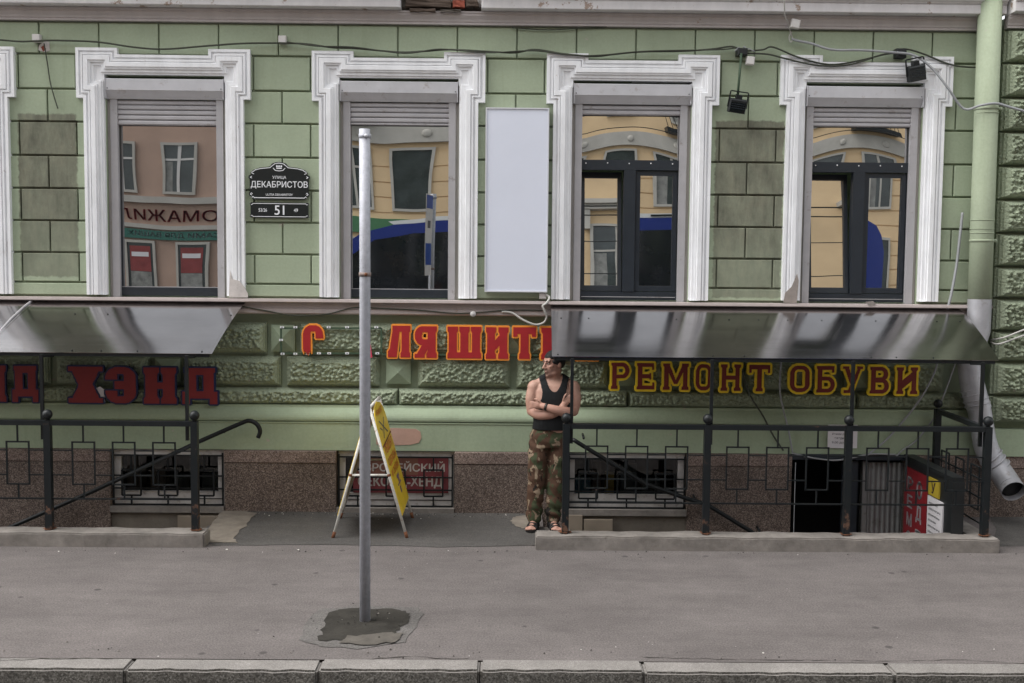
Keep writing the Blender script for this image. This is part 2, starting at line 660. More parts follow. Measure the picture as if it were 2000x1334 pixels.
# loose grit along the wall foot, the kerb and the pole hole
rq = random.Random(77)
gm = MB()
for k in range(420):
    q = rq.random()
    if q < .35: x_, y_ = rq.uniform(-2.5, .35), -.2 - abs(rq.gauss(0, .12))
    elif q < .6: x_, y_ = rq.uniform(-5, 5), KY + .02 + abs(rq.gauss(0, .12))
    elif q < .88: x_, y_ = rq.uniform(-5, 5), -1.62 - abs(rq.gauss(0, .08))
    else:
        a_, r_ = rq.uniform(0, 6.28), abs(rq.gauss(0, .3))
        x_, y_ = -.95 + r_ * math.cos(a_) * 1.2, -3.56 + r_ * math.sin(a_) * .6
    s_ = rq.uniform(.003, .009)
    z_ = .013 if q >= .88 else .005
    t_ = rq.uniform(0, 6.28)
    v_ = [(x_ + s_ * math.cos(t_ + j * 2.09) * rq.uniform(.7, 1.6), y_ + s_ * math.sin(t_ + j * 2.09), z_) for j in range(3)] + [(x_, y_, z_ + s_)]
    gm.cur = rq.choice((0, 0, 0, 1, 1, 1, 1, 2)) if q < .88 else rq.choice((1, 1, 1, 1, 0))
    gm.add(v_, [(0, 1, 3), (1, 2, 3), (2, 0, 3)])
gm.build('gravel', [M_CONC, M_DIRT, M_OLD], kind='stuff', label='scattered grit on the pavement', cat='gravel')

# stairwell pits: floors, steps and lining
for nm, (x0, x1), top, foot in (('stairwell_left', PIT_L, PIT_L[1], -1), ('stairwell_right', PIT_R, PIT_R[0], 1)):
    st = empty('stairs', (top, PIT_Y0, 0))
    st['kind'] = 'structure'
    for k in range(8):
        a = top + foot * .28 * k
        b = a + foot * .28
        MB().box(min(a, b), max(a, b), PIT_Y0 + .002, PIT_Y1 + .1, -1.6, -.165 * (k + 1) + .03).build('step', M_CONC, st)
    a = top + foot * .28 * 8
    far = x0 if foot < 0 else x1
    MB().box(min(a, far), max(a, far), PIT_Y0 + .002, PIT_Y1 + 1.2, -1.6, -1.35).build('stairwell_floor', M_CONC, st)
    MB().box(x0, x1, PIT_Y0 - .10, PIT_Y0, -1.6, -.002).build('stairwell_lining', M_PLASTER, st)
    ex = x1 if foot > 0 else x0
    MB().box(ex, ex + .08, PIT_Y0, PIT_Y1 + .1, -1.6, -.003).build('stairwell_end', M_PLASTER, st)

# ================================================================== the green building
bld = empty('green_building', (0, 0, 0), 'long green rendered building with white window surrounds and brown granite plinth', 'building')
OPEN_H, OPEN_Z0, OPEN_Z1 = .60, 2.15, 4.36
ALLW = [WIN_X[0] - 2.336 * 2, WIN_X[0] - 2.336] + WIN_X + [6.98, 9.32]
CORE_Y = .035
core = MB()
xs = [-11.]
for c in ALLW:
    xs += [c - OPEN_H, c + OPEN_H]
xs.append(12.)
for i in range(0, len(xs), 2):
    core.box(xs[i], xs[i + 1], CORE_Y, .5, OPEN_Z0, OPEN_Z1)
core.box(-11, 12, CORE_Y, .5, OPEN_Z1, 4.95)
core.box(-11, 12, .055, .5, .63, OPEN_Z0)
core.box(-11, 12, .9, 1.0, -1.7, 5.0)          # dark back of the rooms
core.build('wall', M_ASHLAR, bld)
# upper storeys, out of the picture (seen only in reflections)
up = MB()
for z0, z1, h in ((5.35, 6.3, 1), (6.3, 8.6, 0), (8.6, 9.9, 1), (9.9, 12.0, 0), (12.0, 13.2, 1)):
    if h:
        up.box(-11, 12, .0, .5, z0, z1)
    else:
        for i in range(0, len(xs), 2):
            up.box(xs[i], xs[i + 1], .0, .5, z0, z1)
up.build('upper_wall', M_ASHLAR, bld)
for z0, z1 in ((6.3, 8.6), (9.9, 12.0)):
    for c in ALLW:
        w = MB().box(c - .6, c + .6, .10, .16, z0, z0 + .08).box(c - .6, c + .6, .10, .16, z1 - .08, z1).box(c - .6, c - .53, .10, .16, z0 + .08, z1 - .08).box(c + .53, c + .6, .10, .16, z0 + .08, z1 - .08).build('upper_window', M_PVC, bld)
        MB().add([(c - .53, .13, z0 + .08), (c + .53, .13, z0 + .08), (c + .53, .13, z1 - .08), (c - .53, .13, z1 - .08)], [(0, 1, 2, 3)]).build('pane', M_GLASS, w)
MB().extrude_x([(0, 13.2), (-.35, 13.25), (-.4, 13.45), (0, 13.55)], -11, 12).build('roof_cornice', M_CORN, bld)

# ---- ashlar blocks, course by course
GAP = .007
COURSE = [(WZ(550, a + .5), WZ(550, b - .5)) for a, b in zip([47, 110, 178, 242, 308, 372, 435, 497, 555], [110, 178, 242, 308, 372, 435, 497, 555, 581])]
HALF_BLOCK = .594
block_cache = {}


def ashlar(x0, x1, z0, z1):
    w, h = round(x1 - x0, 3), round(z1 - z0, 3)
    if w < .02:
        return
    key = (w, h)
    if key not in block_cache:
        block_cache[key] = MB().cham(GAP, w - GAP, 0, CORE_Y + .001, GAP, h - GAP, .006).mesh('ashlar_block', M_ASHLAR)
    rnd = random.Random(int(x0 * 977 + z0 * 131))
    link('ashlar_block', block_cache[key], bld, loc=(x0, rnd.uniform(-.003, .003), z0))


def split(x0, x1, phase):
    """cut a run into blocks on the joint grid"""
    k = math.floor((x0 - phase) / HALF_BLOCK) + 1
    cuts = [x0]
    while phase + k * HALF_BLOCK < x1 - .001:
        cuts.append(phase + k * HALF_BLOCK)
        k += 1
    cuts.append(x1)
    c2 = [cuts[0]]
    for q in cuts[1:]:
        if q - c2[-1] < .03 and q != cuts[-1]:
            continue
        c2.append(q)
    return list(zip(c2[:-1], c2[1:]))


PIER_END = 4.93
z1c, z0c = COURSE[0][0], COURSE[0][1]
for a, b in split(-8.4, PIER_END, .13):
    ashlar(a, b, z0c, z1c)
edges = [-8.4]
for c in ALLW[:6]:
    edges += [c - .60, c + .60]
edges.append(PIER_END)
for ci, (zt, zb) in enumerate(COURSE[1:]):
    for i in range(0, len(edges), 2):
        x0, x1 = edges[i], edges[i + 1]
        mid = (x0 + x1) / 2 if i < len(edges) - 2 else 4.55
        if ci == len(COURSE) - 2:
            ashlar(x0, x1, zb, zt)
            continue
        if ci % 2 == 0:
            cuts = [x0, mid - .285, mid + .285, x1]
        else:
            cuts = [x0, mid, x1]
        cuts = [q for q in cuts if x0 <= q <= x1]
        for a, b in zip(cuts[:-1], cuts[1:]):
            ashlar(a, b, zb, zt)

# ---- top cornice with the broken stretch
corn_prof = [(.03, 4.885), (-.045, 4.885), (-.045, 4.905), (-.055, 4.912), (-.060, 4.93), (-.085, 4.965), (-.085, 4.985), (-.095, 4.99), (-.095, 5.005), (.03, 5.005)]
for a, b in ((-11., 4.93), (5.75, 12.)):
    MB().extrude_x(corn_prof, a, b).build('cornice_moulding', M_CORN, bld)
MB().extrude_x([(y - .14, z) for y, z in corn_prof], 4.95, 5.74).build('cornice_moulding', M_CORN, bld)
fas_prof = [(.03, 5.006), (-.20, 5.012), (-.205, 5.018), (-.205, 5.095), (-.195, 5.10), (-.215, 5.112), (-.215, 5.122), (-.24, 5.13), (-.26, 5.16), (-.30, 5.20), (-.30, 5.3), (.03, 5.35)]
BX0, BX1 = WX(780, 12, -.2), WX(940, 14, -.2)


def rag(prof, x0, x1, rag0, rag1, seed):
    mb = MB().extrude_x(prof, x0, x1)
    rnd = random.Random(seed)
    n = len(prof)
    for i in range(n):
        if rag0:
            mb.v[i] = (mb.v[i][0] + rnd.uniform(-rag0, rag0 * .4), *mb.v[i][1:])
        if rag1:
            mb.v[n + i] = (mb.v[n + i][0] + rnd.uniform(-rag1 * .4, rag1), *mb.v[n + i][1:])
    return mb


rag(fas_prof, -11, BX0, 0, .012, 2).build('cornice_fascia', M_FASCIA, bld)
rag(fas_prof, BX1, 4.93, .05, 0, 5).build('cornice_fascia', M_FASCIA, bld)
MB().extrude_x([(y - .14, z) for y, z in fas_prof], 4.95, 5.74).build('cornice_fascia', M_FASCIA, bld)
MB().extrude_x(fas_prof, 5.75, 12).build('cornice_fascia', M_FASCIA, bld)
M_BRICKR = concrete('red_brick', (.27, .075, .05), .35)
M_BRICKB = concrete('sooty_brick', (.10, .075, .06), .4)
M_RUBBLE = concrete('broken_mortar', (.13, .115, .10), .5)
rb = MB()
rnd = random.Random(11)
gx, gz = 26, 7
vv = []
for j in range(gz + 1):
    for i in range(gx + 1):
        x = BX0 - .02 + (BX1 - BX0 + .06) * i / gx
        z = 5.0 + .33 * j / gz
        vv.append((x, -.05 - .05 * rnd.random() + (.06 if j == 0 else 0), z))
rb.add(vv, [(j * (gx + 1) + i, j * (gx + 1) + i + 1, (j + 1) * (gx + 1) + i + 1, (j + 1) * (gx + 1) + i) for j in range(gz) for i in range(gx)])
rb.build('broken_masonry', M_RUBBLE, bld)
for bx0, bx1, bz0, bz1, m in ((792, 880, 0, 13, M_BRICKB), (884, 908, 1, 14, M_BRICKR), (911, 935, 0, 12, M_BRICKB), (800, 850, 17, 22, M_BRICKB), (860, 900, 18, 23, M_RUBBLE)):
    x0, z0 = W(bx0, bz1, -.13)
    x1, z1 = W(bx1, bz0, -.13)
    bm = bmesh.new()
    bmesh.ops.create_cube(bm, size=1)
    bmesh.ops.subdivide_edges(bm, edges=bm.edges[:], cuts=2, use_grid_fill=True)
    for v in bm.verts:
        c = v.co + Vector((.5, .5, .5))
        v.co = Vector((x0 + c.x * (x1 - x0), -.135 + c.y * .1, z0 + c.z * (z1 - z0)))
        v.co += Vector((rnd.uniform(-1, 1), rnd.uniform(-1, 1), rnd.uniform(-1, 1))) * .006
    me = bpy.data.meshes.new('brick')
    bm.to_mesh(me)
    me.materials.append(m)
    link('brick', me, bld)

# ---- string course under the windows
led = [(.05, 2.152), (-.15, 2.148), (-.155, 2.125), (-.145, 2.118), (-.085, 2.112), (-.075, 2.06), (-.10, 2.05), (-.10, 2.012), (-.09, 2.0), (.054, 1.99)]
MB().extrude_x(led, -11, 4.93).build('string_course', M_LEDGE, bld)
for a, b in ((5.75, 12.),):
    MB().extrude_x(led, a, b).build('string_course', M_LEDGE, bld)

# ---- eared white window surrounds
trim_prof = [(0, .03), (0, -.052), (.028, -.052), (.028, -.034), (.044, -.034), (.050, -.056), (.066, -.056), (.066, -.042), (.078, -.062), (.118, -.062), (.124, -.048), (.138, -.048), (.138, -.030), (.168, -.030), (.174, -.014), (.19, -.014), (.19, .14)]


def surround(cx, dz):
    p = [(-.793, 2.175), (-.793, 4.13), (-.862, 4.13), (-.862, 4.62), (-.45, 4.62), (-.45, 4.556),
         (.45, 4.556), (.45, 4.62), (.862, 4.62), (.862, 4.13), (.793, 4.13), (.793, 2.175)]
    nrm = []
    for i in range(len(p) - 1):
        dx, dzz = p[i + 1][0] - p[i][0], p[i + 1][1] - p[i][1]
        L = math.hypot(dx, dzz)
        nrm.append((dzz / L, -dx / L))
    mb = MB()
    n = len(trim_prof)
    vs_ = []
    for i, (x, z) in enumerate(p):
        if i == 0: o = nrm[0]
        elif i == len(p) - 1: o = nrm[-1]
        else: o = (nrm[i - 1][0] + nrm[i][0], nrm[i - 1][1] + nrm[i][1])
        for d, y in trim_prof:
            jz = mnoise.noise(Vector((cx * 3 + x * 2, d * 40, z))) * .004
            vs_.append((cx + x + o[0] * d, y, z + o[1] * d + jz + dz))
    fs = [(i * n + k, i * n + k + 1, (i + 1) * n + k + 1, (i + 1) * n + k) for i in range(len(p) - 1) for k in range(n - 1)]
    mb.add(vs_, fs)
    for s in (-1, 1):        # filler behind the inner notch of each ear
        a, b = sorted((cx + s * .595, cx + s * .71))
        mb.box(a, b, -.012, .13, 4.30 + dz, 4.47 + dz)
        a, b = sorted((cx + s * .79, cx + s * .606))
        mb.add([(a, -.05, 2.175 + dz), (b, -.05, 2.175 + dz), (b, .1, 2.175 + dz), (a, .1, 2.175 + dz)], [(0, 1, 2, 3)])
    return mb.build('window_surround', M_WHITE, bld)


def pane(x0, x1, z0, z1, y, bow, parent, m=M_GLASS, tilt=0., lean=0., wave=.0, twist=0., arch=0.):
    """slightly bowed sheet of glass, n x n"""
    n = 22
    vs_, fs = [], []
    for j in range(n + 1):
        for i in range(n + 1):
            u, v = i / n * 2 - 1, j / n * 2 - 1
            x, z = x0 + (x1 - x0) * i / n, z0 + (z1 - z0) * j / n
            yy = y + bow[0] * (1 - u * u) + bow[1] * (1 - v * v) + math.sin(u * 2.1 + 1.3 * v) * wave + twist * u * v + arch * u * u * v
            yy += mnoise.noise(Vector((x * 3.2, z * 3.2, y * 9))) * .00016
            yy += tilt * (z - z0) + lean * (x - x0)
            vs_.append((x, yy, z))
    for j in range(n):
        for i in range(n):
            a = j * (n + 1) + i
            fs.append((a, a + 1, a + n + 2, a + n + 1))
    mb = MB()
    mb.smooth = True
    mb.add(vs_, fs)
    return mb.build('pane', m, parent)


def frame_ring(mb, x0, x1, z0, z1, t, y0, y1, tb=None, tt=None):
    tb, tt = tb or t, tt or t
    mb.box(x0, x1, y0, y1, z0, z0 + tb).box(x0, x1, y0, y1, z1 - tt, z1)
    mb.box(x0, x0 + t, y0, y1, z0 + tb, z1 - tt).box(x1 - t, x1, y0, y1, z0 + tb, z1 - tt)
    return mb


def window(cx, slat_bottom, kind, bow, glass, box_mat, dz=0.):
    surround(cx, dz)
    z0 = 2.165
    fy = .125
    top = 4.34
    fr = MB()
    frame_ring(fr, cx - .53, cx + .53, z0, slat_bottom + .1, .035, fy - .02, fy + .06, .085, .05)
    if kind == 2:
        tz = WZ(1237, 322, fy)
        fr.box(cx - .494, cx + .494, fy - .03, fy + .06, tz - .055, tz + .045)
        fr.box(cx - .06, cx + .06, fy - .03, fy + .06, z0 + .086, tz - .056)
    w = fr.build('window', M_PVC, bld)
    if kind == 1:
        pane(cx - .496, cx + .496, z0 + .084, slat_bottom + .06, fy + .01, bow[0], w, glass, wave=.0004, twist=.0003, arch=bow[1])
        MB().box(cx - .496, cx + .496, fy - .004, fy + .008, z0 + .085, z0 + .092).build('glazing_bead', M_SHUT, w)
    else:
        pane(cx - .496, cx + .496, tz + .044, slat_bottom + .06, fy + .01, bow[0], w, glass, arch=.0019)
        # tilted sash on the left, shut sash on the right
        zt, zb = tz - .056, z0 + .086
        tl = .13
        s = MB()
        frame_ring(s, cx - .486, cx - .066, zb + .004, zt - .008, .04, fy + .004, fy + .05, .055, .055)
        for i, (x, y, z) in enumerate(s.v):
            s.v[i] = (x, y + tl * (z - zb), z)
        so = s.build('sash', M_PVC, w)
        pane(cx - .447, cx - .105, zb + .055, zt - .06, fy + .03 + tl * .05, bow[1], w, glass, tilt=tl)
        s = MB()
        frame_ring(s, cx + .066, cx + .488, zb + .004, zt - .006, .045, fy - .006, fy + .05, .055, .045)
        s.build('sash', M_PVC, w)
        pane(cx + .11, cx + .444, zb + .056, zt - .05, fy + .02, bow[2], w, glass, lean=.0, tilt=-.004)
        for k in range(5):
            MB().ball((cx - .45 + .22 * k, fy - .031, tz + .01 + .004 * (k % 2)), .007, 8, 5).build('screw', M_WHITE, w)
        MB().box(cx - .48, cx + .48, fy - .034, fy - .0305, z0 + .028, z0 + .034).build('drip_rail', M_SHUT, w)
    # guide rails, slats, shutter box
    for s in (-1, 1):
        a, b = sorted((cx + s * .495, cx + s * .565))
        MB().box(a, b, .055, .104, z0 - .012, top - .2).build('guide_rail', M_SHUT, w)
        a, b = sorted((cx + s * .565, cx + s * .602))
        MB().box(a, b, .085, .2, z0 - .01, top - .02).build('reveal', M_CORN, w)
    z = top - .21
    k = 0
    while z > slat_bottom + .005:
        h = min(.05, z - slat_bottom)
        sl = MB()
        sl.smooth = False
        prof = [(.10, z), (.078, z - .004), (.070, z - h * .3), (.070, z - h * .75), (.080, z - h + .003), (.10, z - h)]
        sl.extrude_x(prof, cx - .494, cx + .494).build('slat', M_SHUT, w)
        z -= h
    b = MB()
    b.extrude_x([(.14, top - .012), (-.012, top - .012), (-.018, top - .02), (-.018, top - .125), (-.012, top - .13), (.045, top - .205), (.14, top - .205)], cx - .582, cx + .582)
    b.build('shutter_box', box_mat, w)
    MB().box(cx - .59, cx - .5825, -.024, .14, top - .208, top - .008).box(cx + .5825, cx + .59, -.024, .14, top - .208, top - .008).build('end_cap', box_mat, w)
    for s in (-1, 1):
        MB().ball((cx + s * .565, -.019, top - .108), .006, 8, 5).build('screw', M_PVC, w)


DZ = [.0, .0, .0, .0]
SB = [WZ(340, 246, .08), WZ(780, 245, .08), WZ(1230, 226, .08), WZ(1690, 248, .08)]
flat = ((0, 0),) * 3
window(ALLW[0], 3.9, 1, [(.001, .002), 0], M_GLASS, M_BOXM)
window(ALLW[1], 3.9, 1, [(.001, .002), 0], M_GLASS, M_BOXM)
window(WIN_X[0], SB[0], 1, [(.0006, .0006), -.0003], M_GLASS_B, M_BOXM, .0)
window(WIN_X[1], SB[1], 1, [(.0005, .0006), -.0010], M_GLASS, M_BOXM, -.005)
window(WIN_X[2], SB[2], 2, [(-.0018, -.0004), (.0003, .0002), (.0002, .0003)], M_GLASS, M_BOXM, -.005)
window(WIN_X[3], SB[3], 2, [(-.0018, -.0004), (.0003, .0003), (-.0004, .0002)], M_GLASS, M_BOXM, .005)
for c in ALLW[6:]:
    window(c, 3.9, 1, [(.001, .002), 0], M_GLASS, M_BOXM)

# ---- rusticated band: rough blocks, diamonds, strip, torus
ROWA = (1.595, 1.905)
ROWB = (1.265, 1.565)


def rough_block(x0, x1, z0, z1, y_base, y_face, name='rough_block', parent=None, mat=None, amp=.027, edge=.05, edge_z=None):
    mb = MB()
    rings = [(0, y_base), (0, y_base - (y_base - y_face) * .35), (edge * .22, y_base - (y_base - y_face) * .42), (edge * .28, y_base - (y_base - y_face) * .62),
             (edge * .5, y_base - (y_base - y_face) * .68), (edge * .56, y_base - (y_base - y_face) * .86), (edge * .8, y_base - (y_base - y_face) * .92), (edge, y_face)]
    rp = []
    for d, y in rings:
        e = d * (edge_z or edge) / edge
        rp.append([(x0 + d, y, z0 + e), (x1 - d, y, z0 + e), (x1 - d, y, z1 - e), (x0 + d, y, z1 - e)])
    v = [q for r in rp for q in r]
    f = [(4 * i + k, 4 * i + (k + 1) % 4, 4 * i + 4 + (k + 1) % 4, 4 * i + 4 + k) for i in range(len(rp) - 1) for k in range(4)]
    mb.add(v, f)
    # rough panel
    ez = edge_z or edge
    a0, a1, c0, c1 = x0 + edge, x1 - edge, z0 + ez, z1 - ez
    st = .0065
    nx, nz = max(3, int((a1 - a0) / st)), max(3, int((c1 - c0) / st))
    mb.smooth = True
    vs_ = []
    for j in range(nz + 1):
        for i in range(nx + 1):
            x, z = a0 + (a1 - a0) * i / nx, c0 + (c1 - c0) * j / nz
            e = min(i, nx - i, j, nz - j)
            k = 0 if e == 0 else (min(1., .45 + e * .3))
            p = Vector((x * 27, y_face * 7, z * 30))
            cell = mnoise.voronoi(p * .9)[0]
            h = 1.25 * max(0., min(1., (.78 - cell[0]) * 1.7)) + .42 * mnoise.noise(p * 1.9) + .3 * mnoise.noise(p * 4.3)
            h2 = mnoise.noise(p * .35)
            vs_.append((x, y_face - k * amp * (h + .3 * h2) , z))
    mb.add(vs_, [(j * (nx + 1) + i, j * (nx + 1) + i + 1, (j + 1) * (nx + 1) + i + 1, (j + 1) * (nx + 1) + i) for j in range(nz) for i in range(nx)])
    return mb.build(name, [mat or M_ROUGH], parent or bld)


def diamond(cx, hw, z0, z1):
    mb = MB()
    yb, yf, yt = .052, -.02, -.08
    x0, x1 = cx - hw, cx + hw
    mb.add([(x0, yb, z0), (x1, yb, z0), (x1, yb, z1), (x0, yb, z1), (x0, yf, z0), (x1, yf, z0), (x1, yf, z1), (x0, yf, z1), (cx, yt, (z0 + z1) / 2)],
           [(0, 1, 5, 4), (1, 2, 6, 5), (2, 3, 7, 6), (3, 0, 4, 7), (4, 5, 8), (5, 6, 8), (6, 7, 8), (7, 4, 8)])
    mb.build('diamond_block', M_GREEN, bld)


YB, YF = .054, -.062
mids = [c + 1.168 for c in ALLW[:6]]
for i in range(5):
    c, m, c2 = ALLW[i], mids[i], ALLW[i + 1]
    rough_block(c + .035, m - .17, *ROWA, YB, YF)
    rough_block(m + .17, c2 - .035, *ROWA, YB, YF)
    diamond(m, .12, ROWA[0] + .02, ROWA[1] - .02)
    rough_block(c + .195, m - .03, *ROWB, YB, YF)
    rough_block(m + .03, c2 - .195, *ROWB, YB, YF)
    diamond(c, .125, ROWB[0] + .03, ROWB[1] - .03)
    rough_block(c + .002, c2 - .002, 1.075, 1.245, .054, -.075, 'rough_strip', edge=.028)
diamond(ALLW[5], .125, ROWB[0] + .03, ROWB[1] - .03)
c = ALLW[5]
rough_block(c + .035, c + .9, *ROWA, YB, YF)
rough_block(c + .195, c + .9, *ROWB, YB, YF)
rough_block(c + .002, c + 1.2, 1.075, 1.245, .054, -.075, 'rough_strip', edge=.028)
tor = [(.054, 1.085), (-.085, 1.08)]
for k in range(9):
    a = -.2 + (math.pi * .5 + .5) * k / 8
    tor.append((-.085 - .07 * math.sin(max(0, a)), 1.075 - .145 * (k / 8) ** 1.0))
tor += [(-.125, .925), (-.125, .918), (-.148, .914), (-.148, .905), (-.140, .895), (-.140, .628), (.054, .628)]
for a, b in ((-11., 4.95), (5.76, 12.)):
    t = MB()
    t.extrude_x(tor, a, b)
    t.build('base_moulding', M_GREEN, bld)
rough_block(5.78, 11.9, *ROWA, YB, YF)
rough_block(5.78, 11.9, *ROWB, YB, YF)
rough_block(5.78, 11.9, 1.075, 1.245, .054, -.075, 'rough_strip', edge=.028)

# ---- rusticated corner strip at the right
MB().box(4.97, 5.74, -.06, .1, .62, 5.0).build('corner_strip', M_GREEN, bld)
qy = [55, 121, 189, 256, 323, 389, 455, 521, 583, 647, 707, 773, 828]
for i in range(len(qy) - 1):
    zt, zb = WZ(1960, qy[i] + 2, -.18), WZ(1960, qy[i + 1] - 2, -.18)
    rough_block(4.955, 5.75, zb, zt, -.06, -.21, 'corner_block', edge=.075, edge_z=.034, amp=.036)
MB().box(4.95, 5.755, -.20, .0, .628, .905).build('corner_base', M_GREEN, bld)

# ---- granite plinth with basement windows and the cellar door opening
PY = -.175
bw = [(WX(215, 930, PY), WX(437, 930, PY)), (WX(657, 930, PY), WX(887, 930, PY)), (WX(1108, 930, PY), WX(1342, 930, PY))]
DOOR = (WX(1547, 930, PY), 4.13)
holes = [(-7.2, -6.1)] + bw + [DOOR]
x = -11.
runs = []
for a, b in holes:
    runs.append((x, a))
    x = b
runs.append((x, 12.))
CZ = .50
rnd = random.Random(3)
for a, b in runs:
    n = max(1, round((b - a) / 1.9))
    for k in range(n):
        p, q = a + (b - a) * k / n, a + (b - a) * (k + 1) / n
        g = .002
        MB().cham(p + g, q - g, PY - .006 + rnd.uniform(0, .003), .0, CZ + .002, .624, .006).build('granite_block', M_PLINTH2, bld)
        MB().cham(p + g, q - g, PY + rnd.uniform(0, .004), .0, -1.7, CZ - .002, .006).build('granite_block', M_PLINTH, bld)
for a, b in holes[:-1]:
    MB().box(a, b, PY + .03, .0, -1.7, -.02 if a < -3 or a > 1 else .02).build('window_apron', M_PLASTER, bld)
    MB().box(a, b, PY - .02, .0, .05 - .06, .05).build('window_sill', M_CONC, bld)

M_OLDWHITE = simple('old_white_window_frame', (.55, .53, .51), .55, var=.15, vscale=8, dirt=((.25, .21, .18), .3))
M_IRON = simple('black_painted_iron', (.010, .012, .013), .42, 0, .3, .3, 9, .2, 90)
STOCK = [simple('stock_ochre', (.35, .24, .06), .7), simple('stock_teal', (.08, .17, .2), .7), simple('stock_grey', (.3, .3, .3), .7), simple('stock_dark', (.06, .07, .07), .8), simple('stock_brown', (.12, .09, .07), .8)]
for i, (a, b) in enumerate(bw):
    z0, z1 = .055, .622
    fr = MB()
    frame_ring(fr, a + .01, b - .01, z0, z1 - .01, .07, -.085, -.03, .13, .06)
    if i != 1:
        pass
    w = fr.build('basement_window', M_OLDWHITE, bld)
    pane(a + .08, b - .08, z0 + .13, z1 - .07, -.05, (.001, .001), w, M_GLASS_C)
    MB().box(a + .03, b - .03, -.091, -.0855, z0 + .055, z0 + .062).build('frame_joint', M_IRON, w)
    for s in (.16, .8):
        xx = a + (b - a) * s
        MB().box(xx, xx + .05, -.094, -.0855, z0 + .022, z0 + .034).build('drain_cap', M_OLDWHITE, w)
    # iron grille: outer bars and interlocking rectangles
    gy = -.135
    g = MB()
    t = .016
    g.bar((a + .02, gy, z1 - .06), (b - .02, gy, z1 - .06), t).bar((a + .02, gy, z0 + .005), (b - .02, gy, z0 + .005), t)
    for xx in (a + .02, b - .02):
        g.bar((xx, gy, z0), (xx, gy, z1 - .03), t)
    n = 3
    L = (b - a - .04)
    for k in range(n):
        cx = a + .02 + L * (k + .5) / n
        x0, x1, h0, h1 = cx - .095, cx + .095, z0 + .10, z0 + .36
        if i == 1: h0, h1 = z0 + .11, z0 + .38
        g2 = MB()
        g2.bar((x0, gy - .01, h0), (x1, gy - .01, h0), t).bar((x0, gy - .01, h1), (x1, gy - .01, h1), t).bar((x0, gy - .01, h0), (x0, gy - .01, h1), t).bar((x1, gy - .01, h0), (x1, gy - .01, h1), t)
        g2.bar((cx, gy - .01, z0), (cx, gy - .01, h0), t).bar((cx, gy - .01, h1), (cx, gy - .01, z1 - .05), t)
        g2.build('grille_loop', M_IRON, w)
    for h in (z0 + .17, z0 + .30):
        g.bar((a + .02, gy + .004, h), (b - .02, gy + .004, h), t * .9)
    g.build('grille', M_IRON, w)
    # stock seen dimly behind the pane
    rq = random.Random(40 + i)
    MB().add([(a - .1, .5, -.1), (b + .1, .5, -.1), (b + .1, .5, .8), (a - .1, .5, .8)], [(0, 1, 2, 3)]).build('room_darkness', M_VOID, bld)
    xx = a + .1
    while i != 1 and xx < b - .25:
        wd = rq.uniform(.08, .2)
        hh = rq.uniform(.25, .5)
        MB().box(xx, xx + wd, .03 + rq.uniform(0, .1), .25, z0 + .02, z0 + hh).build('stored_box', rq.choice(STOCK if i == 2 else STOCK[3:]), w)
        xx += wd + rq.uniform(.0, .12)
MB().box(DOOR[0], DOOR[1], .0, .05, .56, .64).box(DOOR[0] - .02, DOOR[1], -.17, .0, .575, .63).build('door_lintel', M_PVC, bld)
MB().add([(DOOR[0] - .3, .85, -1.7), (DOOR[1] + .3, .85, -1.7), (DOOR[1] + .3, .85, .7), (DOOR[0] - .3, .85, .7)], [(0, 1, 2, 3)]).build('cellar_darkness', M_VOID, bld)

# ================================================================== materials of the things
M_STEEL = None


def brushed():
    n = N('brushed_stainless_steel', (.56, .55, .555), .2, 1., .5)
    k = n.noise(1., 5, .6, n.scaled(.6, 40, 40))
    n.set('Roughness', n.ramp(k, [(.3, .13), (.7, .20)]))
    c = n.mix(1., (.34, .328, .33), n.ramp(n.noise(2.2, 6, .65), [(.3, .84), (.7, 1.08)]), 'MULTIPLY')
    sc = n.ramp(n.noise(1., 4, .7, n.scaled(1.6, 90, 120)), [(.66, 0.), (.70, .5)])
    c = n.mix(sc, c, (.6, .59, .58))
    n.set('Base Color', c)
    n.bump(n.noise(2.0, 1), .12, .02)
    return n.m


M_STEEL = brushed()
M_GALV = simple('galvanised_pole_steel', (.42, .43, .47), .6, .25, .4, .16, 30, .1, 120, dirt=((.22, .21, .22), .1))
M_ZINC = simple('bare_zinc_pipe', (.40, .40, .42), .55, .45, .5, .16, 7, .15, 25, dirt=((.25, .23, .21), .2))
M_RUSTY = simple('half_rusted_clamp', (.24, .19, .17), .7, .3, .4, .35, 40)
M_RUST = simple('rusty_metal', (.17, .07, .035), .85, .1, .3, .4, 30, .3, 60)


def rusty_iron():
    n = N('rusting_painted_iron', (.02, .022, .023), .45, 0, .2)
    z = n.xyz()[2]
    k = n.math('ADD', n.noise(11, 8, .7), n.step(z, .1, .5, .085, -.05))
    m = n.ramp(k, [(.60, 0.), (.68, 1.)])
    c = n.mix(m, n.mix(n.noise(6, 3), (.008, .012, .014), (.02, .021, .022)), n.mix(n.noise(40, 3), (.09, .05, .035), (.16, .09, .06)))
    n.set('Base Color', c)
    n.set('Roughness', n.mix(m, (.4,) * 3, (.85,) * 3))
    n.bump(n.noise(70, 5, .7), .25, .003)
    return n.m


